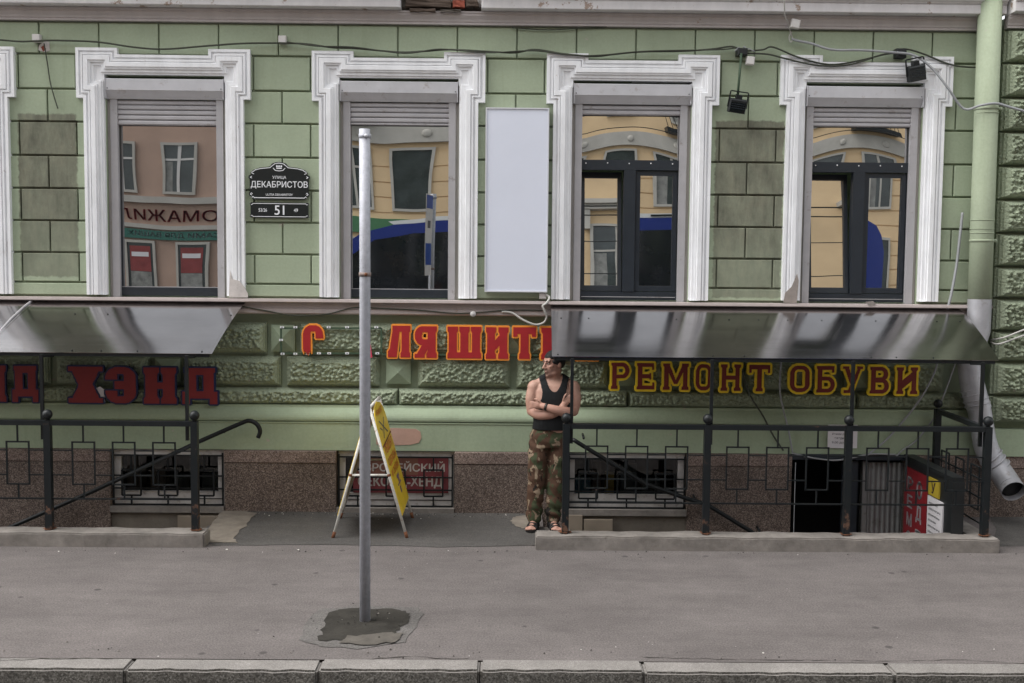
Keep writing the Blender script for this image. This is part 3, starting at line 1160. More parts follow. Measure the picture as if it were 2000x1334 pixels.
M_RAIL = rusty_iron()
M_RED = simple('red_sign_letter_face', (.36, .018, .022), .5, var=.1, vscale=12, dirt=((.22, .03, .03), .1))
M_ORANGE = simple('orange_letter_rim', (.85, .30, .045), .45, var=.08)
M_YELLOW = simple('yellow_letter_rim', (.93, .66, .03), .5, var=.12, vscale=9)
M_MAROON = simple('maroon_letter_face', (.20, .028, .02), .55, var=.15, vscale=9)
M_BLUE = simple('dark_blue_letter_rim', (.012, .022, .075), .5, var=.1)
M_BLACKSIGN = simple('black_enamel_plate', (.010, .014, .015), .3, 0, .5, .1)
M_INK = simple('white_sign_print', (.78, .8, .82), .5, var=.03)
M_LIGHTBOX = simple('blank_milky_acrylic', (.70, .735, .83), .35, 0, .5, .03, 2)
M_BOXRIM = simple('white_aluminium_rim', (.62, .63, .66), .4, 0, .5, .04)
M_CABLE = simple('dark_cable', (.05, .055, .04), .7, var=.1)
M_GREYC = simple('grey_cable', (.30, .31, .32), .6, var=.1)
M_WHITEC = simple('white_cable', (.46, .45, .42), .6, var=.1)
M_PLAST = simple('white_plastic', (.62, .6, .58), .5, var=.08, dirt=((.4, .33, .28), .15))
M_BLACKP = simple('black_plastic', (.014, .016, .017), .5, var=.1)
M_PIPEG = green_paint('green_pipe_paint', (.335, .385, .275), .1, False)
M_WPAINT = simple('chipped_white_tube', (.66, .65, .6), .5, var=.1, vscale=15, dirt=((.35, .17, .07), .28))
M_YBOARD = simple('yellow_board', (.72, .50, .025), .5, var=.18, vscale=5, dirt=((.45, .25, .03), .2))
M_ORED = simple('faded_orange_print', (.62, .13, .03), .6, var=.25, vscale=20)
M_PAPER = simple('white_paper', (.68, .66, .68), .8, var=.05)
M_GREYINK = simple('grey_ink', (.10, .10, .11), .8, var=.05)
M_TILE = simple('beige_tile', (.24, .20, .155), .7, var=.12)


# ================================================================== lettering
def trace(mask):
    """outlines of a boolean grid (rows upwards) as closed loops of corner points"""
    h, w = mask.shape
    m = np.zeros((h + 2, w + 2), bool)
    m[1:-1, 1:-1] = mask
    nxt = {}
    for j in range(1, h + 1):
        for i in range(1, w + 1):
            if not m[j, i]:
                continue
            x, y = i - 1, j - 1
            if not m[j - 1, i]: nxt.setdefault((x, y), []).append((x + 1, y))
            if not m[j, i + 1]: nxt.setdefault((x + 1, y), []).append((x + 1, y + 1))
            if not m[j + 1, i]: nxt.setdefault((x + 1, y + 1), []).append((x, y + 1))
            if not m[j, i - 1]: nxt.setdefault((x, y + 1), []).append((x, y))
    loops = []
    while nxt:
        s = next(iter(nxt))
        loop, p = [s], s
        while True:
            c = nxt[p]
            q = c.pop()
            if not c: del nxt[p]
            if q == s: break
            loop.append(q)
            p = q
        loops.append(loop)
    return loops


def simplify(loop, tol):
    pts = np.array(loop, float)

    def dp(a, b):
        if b <= a + 1: return []
        s, e = pts[a], pts[b % len(pts)]
        d = e - s
        L = np.hypot(*d)
        q = pts[a + 1:b] - s
        dist = np.hypot(q[:, 0], q[:, 1]) if L == 0 else abs(d[0] * q[:, 1] - d[1] * q[:, 0]) / L
        i = int(dist.argmax())
        if dist[i] <= tol: return []
        k = a + 1 + i
        return dp(a, k) + [k] + dp(k, b)
    far = int(np.hypot(*(pts - pts[0]).T).argmax())
    idx = [0] + dp(0, far) + [far] + dp(far, len(pts))
    return [tuple(pts[i]) for i in idx]


RES = 90


def glyph_mask(ch, t, sh, so):
    """letter drawn from strokes; t stem width, sh serif height, so serif overhang, in units of letter height"""
    ops = []
    A = lambda *q: ops.append((1, q))
    S = lambda *q: ops.append((0, q))

    def stem(x, top=True, bot=True):
        A('r', x, 0, x + t, 1)
        for on, y0, y1, f0, f1 in ((bot, 0, sh, sh, sh * 1.8), (top, 1 - sh, 1, 1 - sh, 1 - sh * 1.8)):
            if on:
                A('r', x - so, y0, x + t + so, y1)
                A('p', [(x - so, f0), (x + t + so, f0), (x + t, f1), (x, f1)])
    b = min(t, .22) * .85
    o = so
    if ch in 'РЬБВ':
        w = .70 + t * .25
        top = {'Р': 1, 'Ь': .58, 'Б': .60, 'В': 1}[ch]
        low = {'Р': .40, 'Ь': 0, 'Б': 0, 'В': 0}[ch]
        def bowl(y0, y1, xr):
            r = (y1 - y0) / 2
            rx = min(r, .34)
            A('r', o + t * .5, y0, xr - rx, y1); A('e', xr - rx, (y0 + y1) / 2, rx, r)
        def hole(y0, y1, xr):
            r = (y1 - y0) / 2
            rx = max(.03, min(.34, r + b) - t)
            S('r', o + t, y0, xr - rx, y1); S('e', xr - rx, (y0 + y1) / 2, rx, r)
        if ch == 'В':
            bowl(.46, 1, w - .04); bowl(0, .56, w)
            hole(.46 + b, 1 - b, w - .04 - t); hole(b, .56 - b, w - t)
        else:
            bowl(low, top, w); hole(low + b, top - b, w - t)
        stem(o, True, ch == 'Р' or True)
        if ch == 'Б':
            A('r', o, 1 - b, w - .03, 1); A('r', w - .03 - t * .55, .76, w - .03, 1)
    elif ch == 'Е':
        w = .66 + t * .2
        stem(o)
        A('r', o, 1 - b, w, 1); A('r', o, 0, w + .02, b); A('r', o, .5 - b / 2, w - .12, .5 + b / 2)
        A('r', w - t * .5, .74, w, 1); A('r', w + .02 - t * .5, 0, w + .02, .27); A('r', w - .12 - t * .35, .38, w - .12, .62)
    elif ch in 'ОСЭ':
        w = .72 + t * .25
        rx = min(w / 2, .32)
        A('r', rx, 0, w - rx, 1); A('r', 0, rx, w, 1 - rx)
        for cx in (rx, w - rx):
            for cy in (rx, 1 - rx): A('e', cx, cy, rx, rx)
        k = max(.04, rx - t)
        S('r', t + k, b, w - t - k, 1 - b); S('r', t, b + k, w - t, 1 - b - k)
        for cx in (t + k, w - t - k):
            for cy in (b + k, 1 - b - k): S('e', cx, cy, k, k)
        if ch == 'С':
            S('r', w * .5, .36, w + .1, .60)
            S('r', w * .5, b, w - t, .9 - b)
        if ch == 'Э':
            S('r', -.1, .34, w * .5, .66)
            A('r', w * .3, .5 - b * .6, w - t * .5, .5 + b * .6)
            S('r', t, b, w * .45, 1 - b) if False else None
    elif ch == 'М':
        w = .92 + t * .5
        A('p', [(o, 1), (o + t * 1.05, 1), (w / 2 + t * .38, .22), (w / 2 - t * .38, .22)])
        A('p', [(w - o, 1), (w - o - t * 1.05, 1), (w / 2 - t * .38, .22), (w / 2 + t * .38, .22)])
        stem(o); stem(w - o - t)
    elif ch in 'НИ':
        w = .76 + t * .35
        if ch == 'Н':
            A('r', o, .5 - b / 2, w - o, .5 + b / 2)
        else:
            A('p', [(o + t * .4, .10), (o + t * .4, .42), (w - o - t * .4, .90), (w - o - t * .4, .58)])
        stem(o); stem(w - o - t)
    elif ch == 'Ш':
        w = 1.02 + t * .8
        A('r', o, 0, w - o, b)
        for x in (o, w / 2 - t / 2, w - o - t): stem(x)
        S('r', o + t, b, o + t, b)
    elif ch == 'Т':
        w = .76 + t * .25
        stem(w / 2 - t / 2, False, True)
        A('r', 0, 1 - b * 1.15, w, 1); A('r', 0, .70, t * .5, 1); A('r', w - t * .5, .70, w, 1)
    elif ch == 'У':
        w = .82 + t * .2
        A('p', [(o, 1), (o + t * 1.1, 1), (w * .62, .30), (w * .45, .22)])
        A('p', [(w - o, 1), (w - o - t * .75, 1), (w * .22, 0), (w * .46, 0)])
        A('r', 0, 1 - sh, t + 2 * o, 1); A('r', w - t - 1.4 * o, 1 - sh, w, 1); A('r', w * .06, 0, w * .46, sh * 1.3)
    elif ch == 'Х':
        w = .86 + t * .25
        A('p', [(o, 1), (o + t * 1.25, 1), (w - o, 0), (w - o - t * 1.25, 0)])
        A('p', [(w - o, 1), (w - o - t * 1.15, 1), (o, 0), (o + t * 1.15, 0)])
        for x in (0, w - t * 1.2 - 2 * o):
            A('r', x, 1 - sh, x + t * 1.2 + 2 * o, 1); A('r', x, 0, x + t * 1.2 + 2 * o, sh)
    elif ch == 'Д':
        w = .80 + t * .3
        xl_, xr_ = w * .11, w * .90
        A('r', xl_, .17, xr_, 1); S('r', xl_ + t * .82, .17 + b, xr_ - t * .82, 1 - b)
        A('r', xl_ - .03, 1 - sh, xr_ + .03, 1)
        A('r', 0, .16, w, .16 + b); A('r', 0, 0, t * .62, .3); A('r', w - t * .62, 0, w, .3)
    elif ch in 'ЛД':
        w = .80 + t * .3
        base = .0 if ch == 'Л' else .17
        stem(w - o - t, False, ch == 'Л')
        A('r', w * .2, 1 - b, w, 1)
        A('p', [(w * .24, 1), (w * .24 + t * .9, 1), (o + t * 1.0, base), (o * .4, base)])
        if ch == 'Л':
            A('r', 0, 0, t * .9, .2); A('e', t * .55, .14, t * .55, .14)
        else:
            A('r', 0, base, w + o * .4, base + b * .9); A('r', 0, 0, t * .75, base + .1); A('r', w - t * .75 + o * .4, 0, w + o * .4, base + .1)
    elif ch == 'Я':
        w = .76 + t * .25
        r = .30
        A('r', r * 1.0, .40, w - o - t * .5, 1); A('e', r, .70, r, .30)
        S('r', r, .40 + b, w - o - t, 1 - b); S('e', r, .70, max(.03, r - t), .30 - b)
        A('p', [(w * .38, .46), (w * .38 + t, .46), (t * 1.05, 0), (0, 0)])
        A('r', -0, 0, t * 1.25, sh)
        stem(w - o - t, True, True)
    W_ = int(1.7 * RES)
    pad = 14
    yy, xx = np.mgrid[0:RES + 2 * pad, 0:W_ + 2 * pad]
    X, Y = (xx + .5 - pad) / RES, (yy + .5 - pad) / RES
    m = np.zeros(X.shape, bool)
    for on, q in ops:
        if q[0] == 'r':
            k = (X >= q[1]) & (X <= q[3]) & (Y >= q[2]) & (Y <= q[4])
        elif q[0] == 'e':
            k = ((X - q[1]) / q[3]) ** 2 + ((Y - q[2]) / q[4]) ** 2 <= 1
        else:
            k = np.zeros(X.shape, bool)
            P = q[1]
            for i in range(len(P)):
                (x0, y0), (x1, y1) = P[i], P[(i + 1) % len(P)]
                c = ((y0 > Y) != (y1 > Y))
                with np.errstate(divide='ignore', invalid='ignore'):
                    c &= X < (x1 - x0) * (Y - y0) / ((y1 - y0) or 1e-9) + x0
                k ^= c
        m = (m | k) if on else (m & ~k)
    return m, pad


def dilate(m, r):
    out = m.copy()
    for dy in range(-r, r + 1):
        for dx in range(-r, r + 1):
            if dx * dx + dy * dy <= r * r + 1:
                out |= np.roll(np.roll(m, dy, 0), dx, 1)
    return out


def mask_mesh(name, m, pad, x0, z0, sx, sz, y_front, depth, mat, off=0):
    cu = bpy.data.curves.new(name, 'CURVE')
    cu.dimensions = '2D'
    cu.fill_mode = 'BOTH'
    cu.extrude = depth / 2
    for loop in trace(m):
        pts = simplify(loop, .9)
        if len(pts) < 3: continue
        sp = cu.splines.new('POLY')
        sp.points.add(len(pts) - 1)
        for q, (x, y) in zip(sp.points, pts):
            q.co = (x0 + (x - pad - off) / RES * sx, z0 + (y - pad) / RES * sz, 0, 1)
        sp.use_cyclic_u = True
    return curve_to_mesh(cu, name, mat, y_front + depth / 2)


def curve_to_mesh(cu, name, mat, y):
    o = bpy.data.objects.new(name, cu)
    me = bpy.data.meshes.new_from_object(o)
    bpy.data.objects.remove(o)
    me.transform(Matrix.Translation((0, y, 0)) @ Matrix.Rotation(math.pi / 2, 4, 'X'))
    me.name = name
    me.materials.clear()
    me.materials.append(mat)
    for p in me.polygons:
        p.material_index = 0
        p.use_smooth = False
    return me


def sign_letter(ch, px0, px1, pyt, pyb, Y, parent, style, broken=False):
    t, sh, so, face, rim, rimw, inset = style
    m, pad = glyph_mask(ch, t, sh, so)
    cols = np.where(m.any(0))[0]
    lo, hi = cols.min(), cols.max() + 1
    xa, za = W(px0, pyb, Y)
    xb, zb = W(px1, pyt, Y)
    r = rimw
    wcell = (xb - xa) / (hi - lo + 2 * r)
    hcell = (zb - za) / (RES + 2 * r)
    big = dilate(m, r)
    if broken:
        yy, xx = np.mgrid[0:m.shape[0], 0:m.shape[1]]
        cut = pad + 13 + 4 * np.sin(xx * .35) + 3 * np.sin(xx * 1.1)
        keep = (yy > pad + .5 * RES) | (xx < lo + t * RES * 1.02)
        m = m & keep
        big = dilate(m, r)
        big &= yy > cut - 2
        m = m & (yy > cut)
    sx, sz = wcell * RES, hcell * RES
    x0 = xa + r * wcell
    z0 = za + r * hcell
    me = mask_mesh('letter', big, pad, x0, z0, sx, sz, Y + .004, .03, rim, lo - pad)
    L = link('letter', me, parent)
    L['label'] = 'letter ' + ch if not broken else 'broken letter ' + ch
    me = mask_mesh('letter_face', m, pad, x0, z0, sx, sz, Y, .012, face, lo - pad)
    link('letter_face', me, L)


FONT_CACHE = {}


def text(body, x0, x1, zc, h, y, mat, parent, name='print', bold=.0, extrude=.001, plane='XZ'):
    """flat printed line fitted between x0 and x1, centred on zc, h high"""
    cu = bpy.data.curves.new(name, 'FONT')
    cu.body = body
    cu.extrude = 0
    o = bpy.data.objects.new(name, cu)
    me = bpy.data.meshes.new_from_object(o)
    bpy.data.objects.remove(o)
    co = np.array([v.co[:] for v in me.vertices])
    mn, mx = co.min(0), co.max(0)
    sx, sz = (x1 - x0) / (mx[0] - mn[0]), h / (mx[1] - mn[1])
    base = [(x0 + (q[0] - mn[0]) * sx, zc - h / 2 + (q[1] - mn[1]) * sz) for q in co]
    polys = [tuple(p.vertices) for p in me.polygons]
    bpy.data.meshes.remove(me)
    k = bold * h * .9
    vs_, fs_ = [], []
    for i, (dx, dz_) in enumerate(((-1, 0), (1, 0), (0, 1), (0, -1)) if bold else ((0, 0),)):
        b0_ = len(vs_)
        vs_ += [(a + dx * k, y - .00012 * i, b + dz_ * k * .6) for a, b in base]
        fs_ += [tuple(b0_ + q for q in f) for f in polys]
    me = bpy.data.meshes.new(name)
    me.from_pydata(vs_, [], fs_)
    me.name = name
    me.materials.clear()
    me.materials.append(mat)
    for p in me.polygons: p.material_index = 0
    return link(name, me, parent)


# ================================================================== awnings
AY = -1.20


def awning(x0w, x1w, x0o, x1o, seams, posts, beam_x, label, seed):
    prof = smooth_path([(0, -.012, 2.135), (0, -.3, 2.052), (0, -.6, 1.945), (0, -.9, 1.825), (0, AY, 1.69)], 6)
    root = empty('steel_awning', ((x0w + x1w) / 2, -.7, 1.66), label, 'awning')
    n = len(prof)
    cuts = [0] + seams + [1]
    for si in range(len(cuts) - 1):
        a, b = cuts[si], cuts[si + 1]
        nx = max(6, int((b - a) * 24))
        v = []
        for j, p in enumerate(prof):
            k = (-p.y) / -AY
            for i in range(nx + 1):
                u = a + (b - a) * i / nx
                x = (x0w + (x1w - x0w) * u) * (1 - k) + (x0o + (x1o - x0o) * u) * k
                wob = mnoise.noise(Vector((x * 1.1 + seed, p.y * 1.7, 0))) * .004 * math.sin(math.pi * min(1, max(0, k * 1.02)))
                v.append((x, p.y, p.z + wob - (.0025 if si % 2 else 0)))
        mb = MB()
        mb.smooth = True
        w = nx + 1
        mb.add(v, [(j * w + i, j * w + i + 1, (j + 1) * w + i + 1, (j + 1) * w + i) for j in range(n - 1) for i in range(nx)])
        low = [(x_, y_, z_ - .003) for x_, y_, z_ in v]
        mb.add(low, [(j * w + i, (j + 1) * w + i, (j + 1) * w + i + 1, j * w + i + 1) for j in range(n - 1) for i in range(nx)])
        mb.smooth = False
        for ring in ([j * w for j in range(n)], [j * w + nx for j in range(n)], [(n - 1) * w + i for i in range(nx + 1)]):
            for q0, q1 in zip(ring[:-1], ring[1:]):
                mb.add([v[q0], v[q1], low[q1], low[q0]], [(0, 1, 2, 3)])
        mb.build('sheet', M_STEEL, root)
    rv = MB()
    rnd = random.Random(seed)
    for u in np.linspace(.02, .98, 15):
        for p, q in ((prof[1], 0), (prof[9], 1), (prof[-2], 2)):
            if rnd.random() < .25: continue
            k = p.y / AY
            uu = u + rnd.uniform(-.012, .012)
            x = (x0w + (x1w - x0w) * uu) * (1 - k) + (x0o + (x1o - x0o) * uu) * k
            if x < -6.5: continue
            MB().ball((x, p.y, p.z + .002), .008, 7, 4, 1, 1, .5).build('rivet', M_RAIL, root)
    # frame under the sheet
    MB().bar((x0o + .02, AY + .03, 1.668), (x1o - .03, AY + .03, 1.668), .04, .028).build('front_beam', M_IRON, root)
    MB().bar((x0w + .02, -.03, 2.10), (x1w - .04, -.03, 2.10), .03, .03).build('wall_beam', M_IRON, root)
    for bx in beam_x:
        MB().tube([(bx, p.y, p.z - .03) for p in prof[1:-1]], .014, 6).build('rafter', M_IRON, root)
    for px in posts:
        x = WX(px, 760, -1.42)
        MB().bar((x, -1.42, .93), (x, -1.42, 1.69), .028).build('post', M_IRON, root)
        MB().bar((x, -1.408, 1.672), (x, AY + .03, 1.652), .02).build('post_arm', M_IRON, root)
    return root


xr0, xr1 = WX(1076, 590), WX(1868, 600)
ox0, ox1 = WX(1078, 700, AY), WX(1952, 698, AY)
awning(xr0, xr1, ox0, ox1, [], [1117, 1390, 1665, 1918], [xr0 + .05, 1.75, 3.1, 4.3], 'long curved steel awning with gold-lettered repair sign beneath it', 21)
xl1, ol1 = WX(484, 584), WX(414, 686, AY)
awning(-6.9, xl1, -6.9, ol1, [.52], [82, 365, -210], [-6.5, -5, -3.9, -2.75], 'curved steel awning over the stair by the bare dark red and blue letters', 5)

sa = [o for o in bpy.data.objects if o.name.startswith('steel_awning')][-1]
MB().tube([(-4.70, p_[0], p_[1]) for p_ in ((-.05, 2.127), (-.3, 2.055), (-.6, 1.949), (-.9, 1.816), (-1.19, 1.69))], .012, 6).build('seam_strip', M_SHUT, sa)

# ================================================================== low walls and railings
LY0, LY1, LZ = -1.585, -1.36, .125


def low_wall(x0, x1, ret, label, seed):
    root = empty('low_wall', ((x0 + x1) / 2, -1.47, 0), label, 'wall')
    bm = bmesh.new()
    bmesh.ops.create_cube(bm, size=1)
    for v in bm.verts:
        c = v.co + Vector((.5, .5, .5))
        v.co = Vector((x0 + c.x * (x1 - x0), LY0 + c.y * (LY1 - LY0), -.05 + c.z * (LZ + .05)))
    bmesh.ops.bevel(bm, geom=bm.edges[:], offset=.012, segments=2, affect='EDGES')
    bmesh.ops.subdivide_edges(bm, edges=[e for e in bm.edges if abs((e.verts[0].co - e.verts[1].co).x) > .4], cuts=60)
    for v in bm.verts:
        q = v.co * 6
        v.co += Vector((0, 1, .8)) * mnoise.noise(q + Vector((seed, 0, 0))) * .010
    me = bpy.data.meshes.new('coping')
    bm.to_mesh(me)
    me.materials.append(M_CONC)
    link('coping', me, root)
    if ret:
        MB().cham(x1 - .20, x1 - .01, LY1 + .001, -.20, -.05, LZ - .01, .01).build('return_wall', M_CONC, root)
    return root


LWL = (-9., WX(405, 1045, -1.47))
LWR = (WX(1046, 1045, -1.47), WX(1943, 1050, -1.47))
low_wall(*LWL, False, 'low concrete wall under the railing beside the concrete apron', 1)
low_wall(*LWR, True, 'low rust-stained concrete wall under the railing in front of the sandalled man', 2)
RY = -1.46


def railing(post_px, y_rail, label, loop_off, extra_left=None, seed=0):
    xsn = [WX(p, 930, RY) for p in post_px]
    zt = WZ(post_px[-1], y_rail, RY)
    root = empty('iron_railing', (xsn[0], RY, LZ), label, 'railing')
    for x in xsn:
        p = MB().bar((x, RY, LZ - .03), (x, RY, zt), .06).build('post', M_RAIL, root)
        MB().ball((x, RY, zt + .052), .045, 20, 12).tube([(x, RY, zt - .001), (x, RY, zt + .02)], .02, 10).build('ball_finial', M_IRON, p)
        f = MB()
        rn = random.Random(int(x * 100))
        pts = [(x + .055 * math.cos(a) * rn.uniform(.7, 1.3), RY + .05 * math.sin(a) * rn.uniform(.7, 1.3), LZ + .004 + .008) for a in np.linspace(0, 2 * math.pi, 14)[:-1]]
        f.add(pts, [tuple(range(13))]).build('rust_stain', M_RUST, p)
    zr = lambda y: WZ(1240, y, RY)
    z_low, z_h1, z_h2, z_lt, z_lb = zr(982), zr(888), zr(936), zr(872), zr(954)
    for a, b in zip(xsn[:-1], xsn[1:]):
        MB().bar((a + .031, RY, zt - .022), (b - .031, RY, zt - .022), .05, .044).build('top_rail', M_RAIL, root)
        MB().bar((a + .031, RY, z_low), (b - .031, RY, z_low), .014).build('bottom_rail', M_RAIL, root)
        n = 3
        pitch = .357
        c0 = (a + b) / 2 + loop_off
        t = .013
        prev = a + .031
        for k in range(n):
            cx = c0 + (k - 1) * pitch
            hw = .098
            lp = MB()
            lp.bar((cx - hw, RY, z_lt), (cx + hw, RY, z_lt), t).bar((cx - hw, RY, z_lb), (cx + hw, RY, z_lb), t)
            lp.bar((cx - hw, RY, z_lb - t / 2), (cx - hw, RY, z_lt + t / 2), t).bar((cx + hw, RY, z_lb - t / 2), (cx + hw, RY, z_lt + t / 2), t)
            lp.build('loop', M_RAIL, root)
            MB().bar((cx, RY, z_lt), (cx, RY, zt - .044), t).build('stub', M_RAIL, root)
            MB().bar((cx, RY, z_low), (cx, RY, z_lb), t).build('stub', M_RAIL, root)
            for z in (z_h1, z_h2):
                MB().bar((prev, RY, z), (cx - hw, RY, z), t * .85).build('cross_bar', M_RAIL, root)
            prev = cx + hw
        for z in (z_h1, z_h2):
            MB().bar((prev, RY, z), (b - .031, RY, z), t * .85).build('cross_bar', M_RAIL, root)
    return root, xsn, zt


rl, xl, zl = railing([-480, -190, 95, 381], 823, 'black iron railing with ball finials ending beside the cement apron', .02)
rr, xr, zrr = railing([1105, 1380, 1655, 1926], 834, 'black iron railing with four ball-topped posts in front of the cellar stairs', .0)
# return of the right railing to the wall
bx, by = WX(1828, 900, -.24), -.24
p = MB().bar((bx, by, -.05), (bx, by, zrr), .06).build('post', M_RAIL, rr)
MB().ball((bx, by, zrr + .052), .045, 20, 12).build('ball_finial', M_IRON, p)
ex = xr[-1]
MB().bar((bx, by - .031, zrr - .022), (ex, RY + .031, zrr - .022), .05, .044).build('top_rail', M_RAIL, rr)
lerp = lambda a, b, k: a + (b - a) * k
for z in (.22, .62, .45):
    MB().bar((bx, by - .031, z), (ex, RY + .031, z), .013).build('cross_bar', M_RAIL, rr)
for k in (.2, .5, .8):
    q = MB()
    for s in (-.08, .08):
        y = lerp(by, RY, k + s)
        x = lerp(bx, ex, k + s)
        q.bar((x, y, .33), (x, y, .72), .013)
    for z in (.33, .72):
        q.bar((lerp(bx, ex, k - .08), lerp(by, RY, k - .08), z), (lerp(bx, ex, k + .08), lerp(by, RY, k + .08), z), .013)
    q.build('loop', M_RAIL, rr)

# sloping handrails fixed to the wall
h = empty('stair_handrail', (P3(430, 850, -.3)), 'black tube handrail with hooked end rising beside the cement apron', 'handrail')
path = [P3(-60, 1072, -.3), P3(20, 1030, -.3), P3(180, 960, -.3), P3(390, 862, -.3), P3(470, 827, -.3), P3(488, 822, -.3), P3(502, 829, -.3), P3(508, 842, -.3), P3(504, 855, -.3)]
MB().tube(smooth_path(path[:2], 1)[:1] + path[1:4] + smooth_path(path[3:], 4), .022, 10).build('tube', M_IRON, h)
for q in ((438, 836), (90, 990)):
    a = P3(q[0], q[1] + 8, -.3)
    MB().tube([a, a + Vector((0, .14, .02))], .012, 8).build('bracket', M_IRON, h)
h = empty('stair_handrail', (P3(1140, 850, -.3)), 'black tube handrail sloping down behind the railing with posts', 'handrail')
MB().tube([P3(1118, 858, -.3), P3(1128, 864, -.3), P3(1260, 945, -.3), P3(1345, 975, -.3), P3(1380, 985, -.3), P3(1470, 1040, -.3), P3(1560, 1095, -.3)], .022, 10).build('tube', M_IRON, h)
for q in ((1140, 848), (1358, 968), (1484, 1030)):
    a = P3(q[0], q[1] + 8, -.3)
    MB().tube([a, a + Vector((0, .14, .02))], .012, 8).build('bracket', M_IRON, h)

# beige skirting tiles beside the first steps
for i, (a, b, yt, yb, lb) in enumerate(((1100, 1138, 1006, 1050, 'taller beige skirting tile on the wall by the stair behind the railing'), (1140, 1197, 1015, 1060, 'lower wider beige skirting tile on the wall by the stair behind the railing'), (347, 437, 1008, 1050, 'beige skirting tile on the wall next to the cement apron'))):
    x0, z0 = W(a, yb, -.20)
    x1, z1 = W(b, yt, -.20)
    MB().cham(x0, x1, -.20, -.178 + .03, z0, z1, .004).build('skirting_tile', M_TILE, label=lb, cat='tile')

# ================================================================== cellar entrance: ribbed leaf, side screen and boards
door = empty('cellar_door', (WX(1730, 1000, -.05), -.05, -1.35), 'grey ribbed metal door leaf standing open in the cellar entrance', 'door')
M_RIB = simple('grey_ribbed_metal', (.24, .245, .24), .5, .3, .4, .15, 6, dirt=((.12, .11, .1), .2))
x0, x1 = WX(1692, 980, -.05), WX(1762, 980, -.05)
mb = MB()
n = 14
pr = []
for k in range(n * 2 + 1):
    pr.append((x0 + (x1 - x0) * k / (n * 2), -.05 - (.012 if k % 4 in (1, 2) else 0)))
mb.add([(x, y, -1.35) for x, y in pr] + [(x, y, .53) for x, y in pr], [(i, i + 1, i + 2 + n * 2, i + 1 + n * 2) for i in range(n * 2)])
mb.box(x0, x1, -.04, .0, -1.35, .53)
mb.build('leaf', M_RIB, door)
MB().box(x0 - .05, x0 - .004, -.07, .02, -1.35, .54).build('jamb', M_RIB, door)
MB().box(WX(1645, 980, -.1), WX(1674, 980, -.1), -.1, -.04, -1.35, .55).build('frame_post', M_PVC, door)
MB().tube([(WX(1554, 900, -.19), -.19, .55), (WX(1554, 900, -.19), -.19, -.9)], .004, 6).build('hanging_cord', M_GREYC, label='thin pale cord hanging beside the dark cellar doorway', cat='cord')

SX = 4.10
scr = empty('entrance_screen', (SX, -.75, -1.35), 'dark metal side screen carrying the sign boards at the cellar entrance', 'screen')
MB().box(SX, SX + .07, -1.36, -.19, -1.35, .60).build('panel', M_BLACKP, scr)
MB().box(SX - .02, SX + .09, -1.38, -.18, .601, .64).build('top_rail', M_BLACKP, scr)
MB().box(SX - .02, SX + .09, -1.40, -1.30, -1.35, .60).build('post', M_BLACKP, scr)


def side_board(name, ya, yb, z0, z1, mat, lines, label):
    o = MB().box(SX - .016, SX - .002, yb, ya, z0, z1).build(name, mat, label=label, cat='sign board')
    for body, c0, c1, zc, h, m in lines:
        t = text(body, 0, abs(c1 - c0), zc, h, 0, m, o, bold=.015)
        for v in t.data.vertices:
            v.co = (SX - .0185, c0 - v.co.x, v.co.z)
    return o


side_board('sign_board', -.22, -.80, -1.2, .53, simple('crimson_board', (.23, .014, .02), .5, var=.12), [], 'crimson board with white vertical lettering on the dark entrance screen')
crim = bpy.data.objects['sign_board']
for ch, yy, zc in [('Р', -.31, .38), ('Е', -.31, .20), ('М', -.31, .02), ('О', -.31, -.16), ('О', -.55, .36), ('Д', -.55, .12), ('Е', -.55, -.12), ('Ж', -.55, -.36)]:
    t = text(ch, 0, .13, zc, .125 if yy > -.5 else .165, 0, M_INK, crim, bold=.05)
    for v in t.data.vertices:
        v.co = (SX - .0185, yy - v.co.x, v.co.z)
side_board('sticker', -.83, -1.08, .375, .54, simple('dull_yellow_sticker', (.42, .31, .03), .6), [('У', -.90, -1.0, .455, .11, simple('violet_print', (.10, .03, .25), .6, var=0))], 'small yellow sticker with a violet mark above the white price sheet')
ln = []
rnd = random.Random(5)
for k in range(13):
    ln.append(('работа ремонт замена молнии'[:rnd.randint(14, 27)], -.86, -.86 - rnd.uniform(.18, .3), .30 - k * .055, .028, M_GREYINK))
side_board('price_sheet', -.82, -1.18, -.9, .36, M_PAPER, ln, 'white printed price sheet on the dark entrance screen')

# ================================================================== letter signs
sgn = empty('letter_sign', (P3(910, 670, -.11)), 'red and orange cut-out letters with gaps, mounted on the rough green wall', 'sign')
ST_RED = (.30, .12, .045, M_RED, M_ORANGE, 5, 0)
LYR = -.13
for ch, a, b, t_, bt in [('Л', 755, 804, 633, 701), ('Я', 807, 856, 634, 702), ('Ш', 871, 943, 635, 703), ('И', 946, 996, 636, 704), ('Т', 999, 1050, 636, 704), ('Ь', 1053, 1113, 637, 705)]:
    sign_letter(ch, a, b, t_, bt, LYR, sgn, ST_RED)
sign_letter('С', 589, 634, 632, 702, LYR, sgn, ST_RED, True)
sign_letter('Я', 1122, 1172, 638, 706, LYR, sgn, ST_RED)
